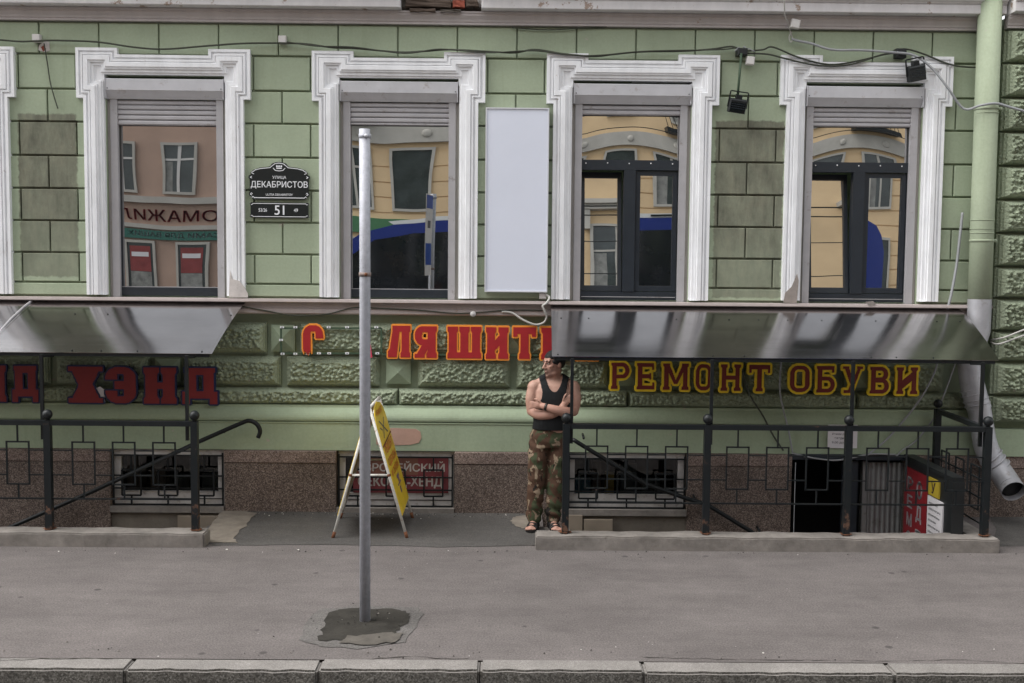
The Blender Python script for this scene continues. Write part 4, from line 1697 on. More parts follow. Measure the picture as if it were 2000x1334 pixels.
# the bare mounting rails with white clips
M_DKGREEN = simple('dark_green_rail', (.05, .085, .05), .6, var=.15)
for (a, b) in (((549, 641), (745, 641)), ((549, 690), (745, 690)), ((549, 641), (549, 690)), ((745, 641), (745, 690)), ((745, 692), (1050, 694))):
    MB().bar(P3(*a, -.10), P3(*b, -.10), .018).build('mounting_rail', M_DKGREEN, sgn)
for q in [(551, 639), (577, 639), (642, 639), (678, 639), (735, 639), (552, 691), (577, 691), (601, 691), (623, 690), (643, 690), (678, 690), (737, 690), (549, 664)]:
    a = P3(*q, -.112)
    MB().box(a.x - .019, a.x + .019, -.118, -.108, a.z - .01, a.z + .01).build('clip', M_INK, sgn)
    MB().box(a.x - .005, a.x + .005, -.1195, -.1185, a.z - .005, a.z + .005).build('screw', M_BLACKP, sgn)
M_PINK = simple('faded_pink_scrap', (.65, .06, .12), .6, var=.1)
q = [P3(*p, -.12) for p in ((720, 700), (727, 698), (724, 672), (720, 668))]
MB().prism([(a.x, a.z) for a in q], -.125, -.118).build('scrap', M_PINK, sgn)

sgn = empty('letter_sign', (P3(1490, 740, -.11)), 'maroon letters with gold rims beneath the long awning', 'sign')
ST_GOLD = (.17, .085, .05, M_MAROON, M_YELLOW, 8, 0)
g0, g1 = 705, 776
for ch, a, b in [('Р', 1189, 1234), ('Е', 1239, 1283), ('М', 1290, 1350), ('О', 1355, 1394), ('Н', 1403, 1452), ('Т', 1458, 1509), ('О', 1538, 1587), ('Б', 1590, 1636), ('У', 1641, 1690), ('В', 1694, 1742), ('И', 1746, 1798)]:
    k = (a - 1189) / 610
    sign_letter(ch, a, b, 704 + 10 * k, 764 + 11 * k, LYR, sgn, ST_GOLD)

sgn = empty('letter_sign', (P3(250, 750, -.11)), 'dark red letters with blue rims beneath the awning by the bare wall', 'sign')
ST_BLUE = (.31, .12, .05, M_MAROON, M_BLUE, 5, 0)
ST_BLUE = (.31, .12, .05, simple('dull_red_letter_face', (.22, .022, .024), .55, var=.12), M_BLUE, 4, 0)
for ch, a, b in [('Н', -42, 13), ('Д', 22, 76), ('Х', 131, 203), ('Э', 203, 268), ('Н', 278, 347), ('Д', 353, 427)]:
    k = (a - 22) / 400
    sign_letter(ch, a, b, 712 + 5 * k, 788 + 5 * k, LYR, sgn, ST_BLUE)
a = P3(197, 772, -.1)
MB().prism([(a.x - .05, a.z + .07), (a.x - .02, a.z - .05), (a.x + .05, a.z - .07), (a.x + .04, a.z + .06), (a.x, a.z + .09)], -.118, -.112).build('white_scrap', M_PAPER, sgn)

# ================================================================== street name plates
def plate_outline(x0, x1, z0, z1):
    """black enamel plate with arched top and stepped corners"""
    w = x1 - x0
    cx = (x0 + x1) / 2
    pts = []
    s = w / 112.
    def add(px, py): pts.append((cx + px * s, z0 + py * s))
    right = [(0, 0), (48, 0), (52, 3), (52, 6), (56, 8), (57, 13), (55, 16), (55, 44), (57, 46), (57, 51), (53, 54), (53, 58), (48, 64), (36, 69), (20, 71), (17, 72), (13, 78), (6, 81), (0, 81.5)]
    for p in right: add(*p)
    for p in reversed(right[1:-1]): add(-p[0], p[1])
    return pts, s, cx


xa, za = W(487, 389, -.03)
xb, zb = W(604, 317, -.03)
pl = empty('street_name_plate', ((xa + xb) / 2, -.03, za), 'black enamel street name plate with arched top and white lettering', 'sign')
pts, s, cx = plate_outline(xa, xb, za, zb)
sc_z = (zb - za) / (81.5 * s)
pts = [(x, za + (z - za) * sc_z) for x, z in pts]
MB().prism(pts, -.034, -.022).build('plate', M_BLACKSIGN, pl)
zc = lambda py: za + py * s * sc_z


def outline_strip(path, w, y, mat, parent, name='border_line'):
    mb = MB()
    pts_ = [Vector((x, 0, z)) for x, z in path]
    for a, b in zip(pts_[:-1], pts_[1:]):
        d = (b - a)
        if d.length < 1e-5: continue
        d.normalize()
        nn = Vector((-d.z, 0, d.x)) * w / 2
        e = d * w * .3
        mb.add([(a - nn - e) + Vector((0, y, 0)), (b - nn + e) + Vector((0, y, 0)), (b + nn + e) + Vector((0, y - .0003, 0)), (a + nn - e) + Vector((0, y - .0003, 0))], [(0, 1, 2, 3)])
    return mb.build(name, mat, parent)


def L2(lst): return [(cx + px * s, zc(py)) for px, py in lst]


ly = -.0352
outline_strip(L2([(-47, 3.5), (47, 3.5)]), .008, ly, M_INK, pl)
for sg in (-1, 1):
    outline_strip(L2([(sg * 46, 3.5), (sg * 49, 6), (sg * 51, 4)]), .006, ly, M_INK, pl)
    outline_strip(L2([(sg * 51, 9), (sg * 54, 11), (sg * 52, 14), (sg * 50, 12)]), .006, ly, M_INK, pl)
    outline_strip(L2([(sg * 51, 50), (sg * 54, 48), (sg * 51, 46)]), .006, ly, M_INK, pl)
    outline_strip(L2([(sg * 47, 55), (sg * 51, 57), (sg * 50, 60)]), .006, ly, M_INK, pl)
    outline_strip(L2([(sg * 49, 60), (sg * 44, 64), (sg * 34, 67), (sg * 17, 69), (sg * 13, 73), (sg * 8, 77.5), (0, 79)]), .007, ly, M_INK, pl)
    outline_strip(L2([(0, 62), (sg * 7, 63), (sg * 11, 68)]), .007, ly, M_INK, pl)
# small emblem: three white upright marks over a bar
for q in (-4, 0, 4):
    MB().prism(L2([(q - 1.4, 70), (q + 1.4, 70), (q + 1.6, 73), (q, 75), (q - 1.6, 73)]), ly - .001, ly).build('emblem_mark', M_INK, pl)
MB().prism(L2([(-5, 66.5), (5, 66.5), (5, 69), (-5, 69)]), ly - .001, ly).build('emblem_mark', M_INK, pl)
text('УЛИЦА', cx - 12.5 * s, cx + 13 * s, zc(47.5), 7.6 * s * sc_z, ly, M_INK, pl, bold=.012)
text('ДЕКАБРИСТОВ', cx - 53 * s, cx + 53 * s, zc(31.5), 16.5 * s * sc_z, ly, M_INK, pl, bold=.012)
text('ULITSA DEKABRISTOV', cx - 25 * s, cx + 25 * s, zc(10.5), 4.6 * s * sc_z, ly, M_INK, pl, bold=.012)
xa, za2 = W(488, 425, -.03)
xb, zb2 = W(604, 396, -.03)
pl2 = empty('house_number_plate', ((xa + xb) / 2, -.03, za2), 'narrow black enamel plate reading 51 between smaller numbers', 'sign')
c = .018
MB().prism([(xa + c, za2), (xb - c, za2), (xb, za2 + c * .6), (xb - c * .5, za2 + c * 2), (xb - c * .5, zb2 - c * 2), (xb, zb2 - c * .6), (xb - c, zb2), (xa + c, zb2), (xa, zb2 - c * .6), (xa + c * .5, zb2 - c * 2), (xa + c * .5, za2 + c * 2), (xa, za2 + c * .6)], -.034, -.022).build('plate', M_BLACKSIGN, pl2)
for z in (za2 + .012, zb2 - .012):
    outline_strip([(xa + .035, z), (xb - .035, z)], .006, ly, M_INK, pl2)
    for q, sg in ((xa, 1), (xb, -1)):
        zz = z + (.012 if z < (za2 + zb2) / 2 else -.012)
        outline_strip([(q + sg * .035, z), (q + sg * .022, zz), (q + sg * .012, zz - (zz - z) * .4)], .005, ly, M_INK, pl2)
w_ = xb - xa
text('51', xa + w_ * .42, xa + w_ * .58, (za2 + zb2) / 2, .092, ly, M_INK, pl2, bold=.02)
text('53/26', xa + w_ * .15, xa + w_ * .29, (za2 + zb2) / 2, .034, ly, M_INK, pl2, bold=.012)
text('49', xa + w_ * .74, xa + w_ * .81, (za2 + zb2) / 2, .034, ly, M_INK, pl2, bold=.012)

# ================================================================== blank light box
x0, z0 = W(946, 570, -.11)
x1, z1 = W(1073, 211, -.11)
lb = empty('light_box', ((x0 + x1) / 2, -.05, z0), 'tall blank white light box sign between two windows', 'sign')
MB().box(x0 + .012, x1 - .012, -.102, -.10, z0 + .012, z1 - .012).build('face', M_LIGHTBOX, lb)
fr = MB()
frame_ring(fr, x0, x1, z0, z1, .012, -.112, -.012)
fr.build('rim', M_BOXRIM, lb)
MB().box(x0 + .012, x1 - .012, -.099, -.013, z0 + .012, z1 - .012).build('housing', M_BOXRIM, lb)
a = P3(1060, 578, -.05)
jb = empty('junction_box', (a.x, -.03, a.z), 'small white junction box tucked beneath the blank light box', 'box')
MB().cham(a.x - .035, a.x + .035, -.07, -.0, a.z - .03, a.z + .03, .006).build('cover', M_PLAST, jb)
path = smooth_path([P3(1066, 575, -.075), P3(1073, 581, -.1), P3(1067, 592, -.165), P3(1060, 598, -.17), P3(1064, 608, -.165), P3(1068, 618, -.15), P3(1062, 630, -.14), P3(1045, 634, -.14), P3(1022, 625, -.14), P3(1000, 611, -.12), P3(980, 609, -.11)], 5)
MB().tube(path, .011, 8).build('cable', M_WHITEC, label='thick white cable looping from the box over the string course', cat='cable')

# ================================================================== street pole with its stop sign
gx, gy = G(713, 1214)
pole = empty('sign_pole', (gx, gy, 0), 'grey galvanised sign pole standing in the dark asphalt patch', 'pole')
ztop = WZ(711, 252, gy)
MB().tube([(gx, gy, -.05), (gx, gy, 2.5), (gx - .002, gy, ztop)], .038, 20).build('tube', M_GALV, pole)
for zy in (266, 536):
    z = WZ(712, zy, gy)
    MB().tube([(gx, gy, z - .014), (gx, gy, z + .014)], .0425, 18).build('clamp', M_GALV if zy < 300 else M_RUSTY, pole)
    MB().ball((gx + .012, gy - .043, z), .012, 8, 6).build('bolt', M_BOXRIM if zy < 300 else M_RUST, pole)
dv = Vector((gx, gy + 11.2, 0)).normalized()          # the flag sign runs straight away from the road
M_BLUES = simple('blue_stop_sign', (.01, .06, .30), .4, var=.05)
for a, b, z0, z1, m, nm in ((.05, .47, 2.36, 3.42, M_PLAST, 'flag_panel'),):
    p0, p1 = Vector((gx, gy, 0)) + dv * a, Vector((gx, gy, 0)) + dv * b
    nn = Vector((-dv.y, dv.x, 0)) * .004
    def slab(p0, p1, z0, z1, th):
        nn = Vector((-dv.y, dv.x, 0)) * th
        q = [p0 - nn, p1 - nn, p1 + nn, p0 + nn]
        return MB().add([(v.x, v.y, z0) for v in q] + [(v.x, v.y, z1) for v in q], [(0, 3, 2, 1), (4, 5, 6, 7), (0, 1, 5, 4), (1, 2, 6, 5), (2, 3, 7, 6), (3, 0, 4, 7)])
    fp = slab(p0, p1, z0, z1, .004).build(nm, m, pole)
    slab(p0 + dv * .01, p1 - dv * .01, 3.24, 3.41, .006).build('blue_field', M_BLUES, fp)
    slab(p0 + dv * .01, p1 - dv * .01, 2.5, 2.78, .006).build('blue_field', M_BLUES, fp)
    slab(p0 + dv * .12, p1 - dv * .12, 2.98, 3.08, .006).build('pictogram', M_GREYINK, fp)

# ================================================================== A-frame board
af = empty('sandwich_board', (*G(725, 1035), 0), 'yellow sandwich board on white tube legs by the basement window', 'sandwich board')
fl, fr_, bl, br = [Vector((*G(*p), 0)) for p in ((650, 1051), (795, 1051), (664, 1013), (806, 1012))]
apexf = P3(722, 796, fl.y + .02)
apexb = Vector((P3(722, 796, fl.y).x, (bl.y + br.y) / 2, apexf.z))
apexf.y = (fl.y + fr_.y) / 2
for a, b in ((fl, apexf), (fr_, apexf), (bl, apexb), (br, apexb)):
    o = MB().tube([a, a.lerp(b, .5), b], .0135, 8).build('leg', M_WPAINT, af)
    MB().tube([a, a.lerp(b, .05)], .0155, 8).build('foot', M_RUST, o)
MB().tube([apexf, apexb], .0135, 8).build('top_tube', M_WPAINT, af)
kf = .485
MB().tube([fl.lerp(apexf, kf), fr_.lerp(apexf, kf)], .011, 8).build('brace', M_WPAINT, af)
MB().tube([bl.lerp(apexb, kf), br.lerp(apexb, kf)], .011, 8).build('brace', M_WPAINT, af)
for q in (fl.lerp(apexf, kf), fr_.lerp(apexf, kf)):
    MB().ball(q, .019, 8, 6).build('rust_joint', M_RUST, af)


def board(l0, l1, name):
    """panel between a front leg and a back leg; returns a placing function (u across front->back, v up)"""
    f0, b0 = l0[0].lerp(l0[1], .17), l1[0].lerp(l1[1], .17)
    f1, b1 = l0[0].lerp(l0[1], .985), l1[0].lerp(l1[1], .985)
    out = ((f1 - f0).cross(b0 - f0)).normalized()
    if out.x < 0 and l0[0] is fr_: out = -out
    if out.x > 0 and l0[0] is fl: out = -out
    def at(u, v, off=.016):
        return f0.lerp(b0, u).lerp(f1.lerp(b1, u), v) + out * off
    # arched top
    pts = [(0, 0), (1, 0), (1, .84), (.93, .93), (.8, .985), (.5, 1.02), (.2, .985), (.07, .93), (0, .84)]
    n = len(pts)
    v = [at(u, w, .018) for u, w in pts] + [at(u, w, .012) for u, w in pts]
    fs = [tuple(range(n)), tuple(range(2 * n - 1, n - 1, -1))] + [(i, (i + 1) % n, (i + 1) % n + n, i + n) for i in range(n)]
    return MB().add(v, fs).build(name, M_YBOARD, af), at


bo, at = board((fr_, apexf), (br, apexb), 'board')


def board_text(body, u0, u1, v, h, mat):
    t = text(body, u0, u1, v, h, 0, mat, bo, bold=.03)
    for q in t.data.vertices:
        q.co = at(q.co.x, q.co.z, .0195)


board_text('РЕМОНТ', .1, .9, .60, .085, M_ORED)
board_text('ОДЕЖДЫ', .1, .9, .475, .08, M_ORED)
board_text('И ОБУВИ', .12, .88, .375, .065, M_ORED)
board_text('РЕМОНТ', .2, .8, .93, .05, M_ORED)
M_VIOLET = simple('faded_violet_print', (.16, .08, .16), .6, var=.2)
for pts_ in ([(.25, .86), (.75, .70)], [(.3, .69), (.7, .85)], [(.2, .80), (.35, .76)]):
    (u0, v0), (u1, v1) = pts_
    mb = MB()
    mb.add([at(u0 - .03, v0, .0195), at(u0 + .03, v0, .0195), at(u1 + .03, v1, .0197), at(u1 - .03, v1, .0197)], [(0, 1, 2, 3)])
    mb.build('print_line', M_GREYINK, bo)
for u0, u1, v0, v1 in ((.42, .66, .28, .31), (.5, .6, .24, .28), (.35, .7, .22, .235), (.45, .55, .14, .20)):
    MB().add([at(u0, v0, .0195), at(u1, v0, .0195), at(u1, v1, .0195), at(u0, v1, .0195)], [(0, 1, 2, 3)]).build('print_mark', M_VIOLET, bo)
MB().add([at(-.01, .635, .021), at(1.01, .665, .021), at(1.01, .68, .021), at(-.01, .65, .021)], [(0, 1, 2, 3)]).build('rust_seam', M_RUST, bo)
board((fl, apexf), (bl, apexb), 'board')

# ================================================================== downpipe
dp = empty('downpipe', (4.78, -.16, .4), 'green painted downpipe with bare zinc lower bends and open mouth', 'downpipe')
MB().tube([(4.775, -.17, 5.6), (4.785, -.17, 3.0), (4.79, -.17, 2.2)], .113, 24).build('upper_pipe', M_PIPEG, dp)
for y in (213, 470):
    z = WZ(1905, y, -.17)
    MB().tube([(4.785, -.17, z - .012), (4.785, -.17, z + .012)], .119, 24).build('pipe_clamp', M_PIPEG, dp)
    MB().ball((4.785 + .125, -.2, z), .02, 8, 6).build('clamp_bolt', M_PIPEG, dp)
for y in (430, 447, 455, 222):
    z = WZ(1905, y, -.17)
    MB().tube([(4.785, -.17, z - .004), (4.785, -.17, z + .004)], .117, 24).build('pipe_ring', M_PIPEG, dp)
q = [P3(1899, 588, -.17), P3(1898, 700, -.18), P3(1900, 745, -.19)]
MB().tube([Vector((4.79, -.17, 2.215)), Vector((4.79, -.17, 1.9)), P3(1892, 705, -.18), P3(1897, 745, -.20)], .115, 24, False).build('lower_pipe', M_ZINC, dp)
MB().tube(smooth_path([P3(1897, 742, -.20), P3(1904, 772, -.22), P3(1913, 800, -.24)], 5), .118, 24, False).build('elbow', M_ZINC, dp)
MB().tube([P3(1912, 797, -.24), P3(1924, 868, -.28)], .113, 24, False).build('middle_pipe', M_ZINC, dp)
MB().tube(smooth_path([P3(1922, 860, -.28), P3(1932, 888, -.30), P3(1950, 915, -.36)], 5), .116, 24, False).build('elbow', M_ZINC, dp)
o = MB().tube([P3(1948, 912, -.35), P3(1966, 938, -.46), P3(1980, 960, -.62)], .113, 24, False).build('spout', M_ZINC, dp)
for i, (a, b) in enumerate((((1899, 760), .2), ((1902, 770), .21), ((1906, 781), .225), ((1909, 790), .235), ((1936, 893), .32), ((1943, 903), .34), ((1951, 914), .36))):
    c = P3(*a, -b)
    d = (P3(a[0] + (4 if i < 4 else 12), a[1] + 14, -b - .01) - c).normalized() * .004
    MB().tube([c - d * 1.4, c + d * 1.4], .127, 24).build('elbow_ring', M_ZINC, dp)
# cap the mouth dark inside
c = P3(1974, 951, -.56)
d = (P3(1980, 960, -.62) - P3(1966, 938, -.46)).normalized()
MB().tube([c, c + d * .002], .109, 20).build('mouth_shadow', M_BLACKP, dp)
M_WPLAST = simple('flaking_whitewash', (.6, .62, .5), .8, var=.2, vscale=20)
for (a, dzz) in (((1905, 605), .04), ((1910, 630), .03)):
    pass

# ================================================================== cables, boxes, floodlights
def cable(pts_px, r, m, label, Y=-.02):
    MB().tube(smooth_path([P3(x, y, q[0] if q else Y) for x, y, *q in pts_px], 6), r, 6).build('cable', m, label=label, cat='cable')


cable([(-60, 74), (0, 78), (40, 81), (72, 80), (110, 79), (190, 82), (260, 92), (320, 96), (400, 90), (470, 85), (540, 84), (553, 84), (600, 86), (650, 93), (700, 95), (780, 102), (830, 100), (880, 97), (960, 101), (1005, 103), (1045, 97), (1100, 105), (1160, 110), (1200, 106), (1255, 101), (1330, 100), (1390, 96), (1430, 91), (1448, 102)], .0095, M_CABLE, 'dark cable sagging along the wall above the windows from the left', -.065)
cable([(560, 82), (620, 90), (690, 92), (790, 104), (860, 96), (950, 103), (1040, 99), (1110, 107), (1170, 108), (1260, 100), (1400, 97), (1440, 93)], .007, M_CABLE, 'thinner dark cable running close above the main wall cable', -.075)
cable([(1455, 100), (1490, 97), (1510, 92), (1560, 112), (1620, 126), (1680, 118), (1730, 105), (1765, 96), (1800, 104), (1850, 124), (1890, 131), (1960, 131), (2060, 132)], .009, M_CABLE, 'dark cable dipping over the window nearest the downpipe', -.07)
cable([(1460, 104), (1500, 106), (1540, 116), (1600, 128), (1660, 126), (1720, 108), (1752, 103)], .009, M_CABLE, 'second dark cable dipping under the thick grey conduit', -.08)
cable([(1546, 76, -.06), (1560, 80, -.08), (1585, 85, -.1), (1625, 97, -.12), (1680, 98, -.12), (1740, 102, -.12), (1785, 108, -.14), (1820, 133, -.18), (1850, 170, -.22), (1882, 212, -.2), (1915, 206, -.31), (1945, 202, -.30), (1975, 210, -.3), (2040, 228, -.28)], .0125, M_GREYC, 'thick grey conduit curving down behind the downpipe')
cable([(1532, 0, -.33), (1533, 30, -.22), (1540, 46, -.12), (1544, 64, -.07), (1548, 76, -.06), (1544, 82, -.06), (1541, 72, -.07), (1547, 62, -.07)], .006, M_WHITEC, 'thin pale wire tied in a loop hanging from the cornice')
cable([(86, 85), (92, 120), (98, 160), (106, 190), (113, 212)], .006, M_CABLE, 'loose black wire dangling from the small box near the photo edge', -.03)
cable([(1000, 54), (1040, 57), (1085, 58), (1140, 54), (1185, 52)], .006, M_CABLE, 'short dark wire slung just beneath the cornice', -.03)
cable([(470, 598), (520, 607), (575, 616), (640, 613), (690, 601), (740, 602), (820, 606), (900, 612), (990, 606), (1060, 606)], .007, M_CABLE, 'slack thin wire lying along the string course', -.112)
cable([(1880, 415, -.08), (1874, 470, -.08), (1868, 520, -.08), (1858, 575, -.1), (1850, 605, -.1)], .014, M_GREYC, 'grey conduit dropping beside the downpipe to the awning')
cable([(1935, 664, -.1), (1958, 660, -.28), (1985, 650, -.28), (2040, 628, -.28)], .009, M_WHITEC, 'pale wire crossing the corner blocks beside the awning end')
cable([(1935, 668, -.1), (1950, 672, -.28), (1980, 662, -.28), (2040, 640, -.28)], .009, M_WHITEC, 'lower pale wire crossing the corner blocks beside the awning end')
# wires under the long awning
cable([(1831, 705, -.1), (1824, 730, -.14), (1800, 775, -.16), (1770, 815, -.17), (1730, 860, -.18), (1690, 892, -.19)], .011, M_GREYC, 'grey conduit slanting down under the awning to the cellar door')
cable([(1868, 705), (1850, 755), (1832, 800), (1822, 820), (1790, 860), (1762, 880), (1750, 892)], .008, M_GREYC, 'thin grey wire hanging by the back railing post', -.17)
cable([(1526, 700), (1523, 760), (1530, 800), (1540, 840), (1548, 885)], .009, M_GREYC, 'grey wire dropping past the gold letters to the door lintel', -.17)
cable([(1450, 725), (1464, 770), (1490, 812), (1510, 850), (1530, 880)], .009, M_CABLE, 'dark wire slanting past the gold letters', -.17)
cable([(1548, 885, -.18), (1580, 893, -.2), (1625, 899, -.2), (1660, 895, -.2), (1700, 887, -.2), (1750, 888, -.19)], .009, M_GREYC, 'slack grey wire strung across the door lintel')


def small_box(px, py, half, Y, label, rot=0., m=M_PLAST):
    a = P3(px, py, Y)
    mb = MB().cham(-half, half, -.03, .03, -half, half, .007)
    o = mb.build('junction_box', m, label=label, cat='box', group='small junction boxes on the wall')
    o.location = (a.x, Y, a.z)
    o.rotation_euler = (0, rot, 0)


small_box(72, 75, .038, -.035, 'small grey junction box on the top cable with loose wire below')
small_box(552, 78, .038, -.035, 'small grey junction box on the top cable between two windows')
small_box(1465, 119, .040, -.08, 'small white junction box beside the hanging floodlight rod', .1)
small_box(1553, 47, .043, -.13, 'white box tilted just under the cornice by the wire loop', .2)
a = P3(924, 613, -.11)
MB().tube([(a.x, -.10, a.z), (a.x, -.128, a.z)], .029, 18).build('round_vent_cap', M_PLAST, label='round white cap on the string course beneath the window', cat='cap')


def floodlight(px, py, w, h, roll, Y, label, rod=None):
    a = P3(px, py, Y)
    root = empty('floodlight', (a.x, Y, a.z), label, 'floodlight', 'black floodlights over the windows')
    M_ = Matrix.Translation(a) @ Matrix.Rotation(roll, 4, 'Y') @ Matrix.Rotation(R(14), 4, 'X')
    def put(mb, name, m):
        mb.v = [tuple(M_ @ Vector(v)) for v in mb.v]
        return mb.build(name, m, root)
    put(MB().cham(-w, w, -.035, .045, -h, h, .012), 'housing', M_BLACKP)
    put(MB().box(-w * .88, w * .88, -.0375, -.0355, -h * .85, h * .55), 'lens', M_GLASS_D)
    put(MB().box(-w * .35, w * .35, -.02, .05, h, h * 1.6), 'gear_box', M_BLACKP)
    for z in (-h * .3, h * .0, h * .3):
        put(MB().box(-w * .8, w * .8, -.0395, -.038, z - .003, z + .003), 'rib', M_PVC)
    b = MB()
    b.bar((-w - .008, .01, -.02), (-w - .004, .02, h + .07), .012).bar((w + .008, .01, -.02), (w + .004, .02, h + .07), .012)
    b.bar((-w, .02, h + .07), (w, .02, h + .07), .012)
    put(b, 'bracket', M_BLACKP)
    if rod:
        MB().tube([P3(*rod, Y), a + Vector((0, 0, h))], .012, 8).build('rod', M_DKGREEN, root)
        q = P3(*rod, -.05)
        MB().cham(q.x - .05, q.x + .05, Y, 0, q.z - .03, q.z + .04, .01).build('mount', M_BLACKP, root)
        for dx, dz_ in ((-.05, .05), (.03, .06), (.08, .04), (-.02, -.06)):
            MB().tube(smooth_path([q, q + Vector((dx * .6, -.04, dz_)), q + Vector((dx * 1.5, -.05, dz_ * .2))], 4), .006, 6).build('loose_wire', M_GREYC, root)


floodlight(1440, 207, .085, .068, R(8), -.12, 'black floodlight hanging on a rod beside the bare patch', (1448, 104))
floodlight(1790, 143, .085, .075, R(-12), -.15, 'black floodlight tilted over the corner of a window surround')
a = P3(1758, 104, -.05)
MB().cham(a.x - .05, a.x + .05, -.10, -.0, a.z - .05, a.z + .04, .01).build('cable_clamp_box', M_BLACKP, label='black box clamping the cables above the tilted floodlight', cat='box')

# ================================================================== notices, banner, paint patch
x0, z0 = W(1616, 875, -.16)
x1, z1 = W(1675, 830, -.16)
nb = MB().box(x0, x1, -.165, -.158, z0, z1).build('paper_notice', M_PAPER, label='white paper notice with opening hours behind the railing', cat='notice')
for i, (b, wd) in enumerate((('Режим работы:', .7), ('ежедневно', .55), ('9.00 до 20.00', .72))):
    w_ = (x1 - x0) * wd
    text(b, (x0 + x1 - w_) / 2, (x0 + x1 + w_) / 2, z1 - .095 - i * .043, .026, -.1662, M_GREYINK, nb, bold=.01)
M_BANNER = simple('dull_red_banner', (.20, .045, .05), .6, var=.15)
M_BANNER2 = simple('brownish_banner_half', (.20, .085, .06), .6, var=.15)
M_PRINT = simple('pale_banner_print', (.50, .46, .42), .6, var=.1)
x0, z0 = W(690, 962, -.095)
x1, z1 = W(876, 893, -.095)
bn = MB().box(x0, x1, -.097, -.0935, z0, z1).build('banner', M_BANNER, label='red banner with white letters behind the basement grille', cat='banner')
MB().box(x0 + .002, x0 + (x1 - x0) * .68, -.0985, -.0972, z0 + (z1 - z0) * .5, z1 - .002).build('faded_half', M_BANNER2, bn)
text('ЕВРОПЕЙСКИЙ', x0 + .05, x1 - .04, z0 + (z1 - z0) * .74, .105, -.0995, M_PRINT, bn, bold=.03)
text('СЕКОНД-ХЕНД', x0 + .05, x1 - .06, z0 + (z1 - z0) * .30, .12, -.0995, M_PRINT, bn, bold=.035)
M_PINKP = simple('salmon_touch_up_paint', (.47, .30, .235), .8, var=.08, bump=.2)
pts = [(735, 838), (770, 836), (812, 838), (821, 843), (823, 855), (818, 865), (800, 869), (760, 870), (735, 868)]
q = [W(*p, -.146) for p in reversed(pts)]
MB().prism(q, -.1445, -.139).build('paint_patch', M_PINKP, bld)

# flaked-off plaster on the window surrounds and by the first junction box
M_FLAKE = concrete('bare_grey_plaster', (.30, .265, .24), .35)
M_FLAKEW = concrete('bare_pale_plaster', (.62, .58, .55), .3)
for pts_, y_, m_ in (([(1557, 535), (1560, 548), (1556, 592), (1530, 591), (1534, 572), (1546, 560)], -.066, M_FLAKE),
                     ([(449, 528), (454, 545), (468, 549), (478, 562), (484, 574), (484, 581), (447, 581)], -.066, M_FLAKEW),
                     ([(76, 88), (90, 79), (96, 82), (97, 98), (88, 102), (75, 98)], -.006, M_FLAKEW),
                     ([(80, 92), (86, 88), (90, 96), (84, 101)], -.008, M_BRICKR),
                     ([(1690, 590), (1705, 588), (1712, 594), (1700, 598)], -.158, M_FLAKE)):
    q_ = [W(a_, b_, y_) for a_, b_ in reversed(pts_)]
    MB().prism(q_, y_, y_ + .01).build('plaster_flake', m_, bld)

# ================================================================== the man with folded arms
MX, MY = .455, -.80


def remesh(mb, voxel, smooth=4):
    me = mb.mesh('tmp', [])
    o = bpy.data.objects.new('tmp', me)
    COL.objects.link(o)
    r = o.modifiers.new('r', 'REMESH')
    r.mode = 'VOXEL'
    r.voxel_size = voxel
    if smooth:
        s = o.modifiers.new('s', 'SMOOTH')
        s.iterations = smooth
        s.factor = .5
    dg = bpy.context.evaluated_depsgraph_get()
    out = bpy.data.meshes.new_from_object(o.evaluated_get(dg))
    bpy.data.objects.remove(o)
    return out


def loft(mb, rings, n=24):
    """rings: (cx, cy, cz, rx, ry [, power])"""
    v = []
    for r in rings:
        cx, cy, cz, rx, ry = r[:5]
        pw = r[5] if len(r) > 5 else 1.
        for k in range(n):
            a = 2 * math.pi * k / n
            c, s = math.cos(a), math.sin(a)
            c = math.copysign(abs(c) ** pw, c)
            s = math.copysign(abs(s) ** pw, s)
            v.append((cx + rx * c, cy + ry * s, cz))
    f = []
    for i in range(len(rings) - 1):
        for k in range(n):
            f.append((i * n + k, i * n + (k + 1) % n, (i + 1) * n + (k + 1) % n, (i + 1) * n + k))
    up_ = rings[-1][2] > rings[0][2]
    f += [tuple(range(n - 1, -1, -1)), tuple((len(rings) - 1) * n + k for k in range(n))]
    if not up_:
        f = [q[::-1] for q in f]
    mb.add(v, f)
    return mb


def limb(mb, pts, radii, n=14, sub=4):
    """smooth tapered limb with rounded ends"""
    path = smooth_path(pts, sub)
    rr = []
    for i in range(len(path)):
        t = i / sub
        k = min(int(t), len(radii) - 2)
        rr.append(radii[k] + (radii[k + 1] - radii[k]) * min(1, t - k))
    mb.tube(path, 1, n, True, rr)
    mb.ball(path[0], rr[0], 14, 9)
    mb.ball(path[-1], rr[-1], 14, 9)
    return mb


CX = .045          # torso axis
TORSO = [(.02, .0, .86, .155, .105, .9), (.02, .0, .93, .168, .118, .9), (.03, -.008, 1.0, .165, .125, .9), (.035, -.012, 1.08, .165, .125, .88), (.04, -.008, 1.17, .172, .122, .85),
         (.043, -.002, 1.26, .182, .118, .8), (.045, .004, 1.33, .185, .108, .8), (.045, .008, 1.38, .170, .092, .85), (.045, .012, 1.415, .125, .072, .95), (.045, .012, 1.44, .075, .058, 1)]
HEAD_C = Vector((.040, -.01, 1.580))
HROT = Matrix.Rotation(R(-56), 3, 'Z') @ Matrix.Rotation(R(4), 3, 'X')


def hd(x, y, z):
    return HEAD_C + HROT @ Vector((x, y, z))


body = MB()
loft(body, TORSO)
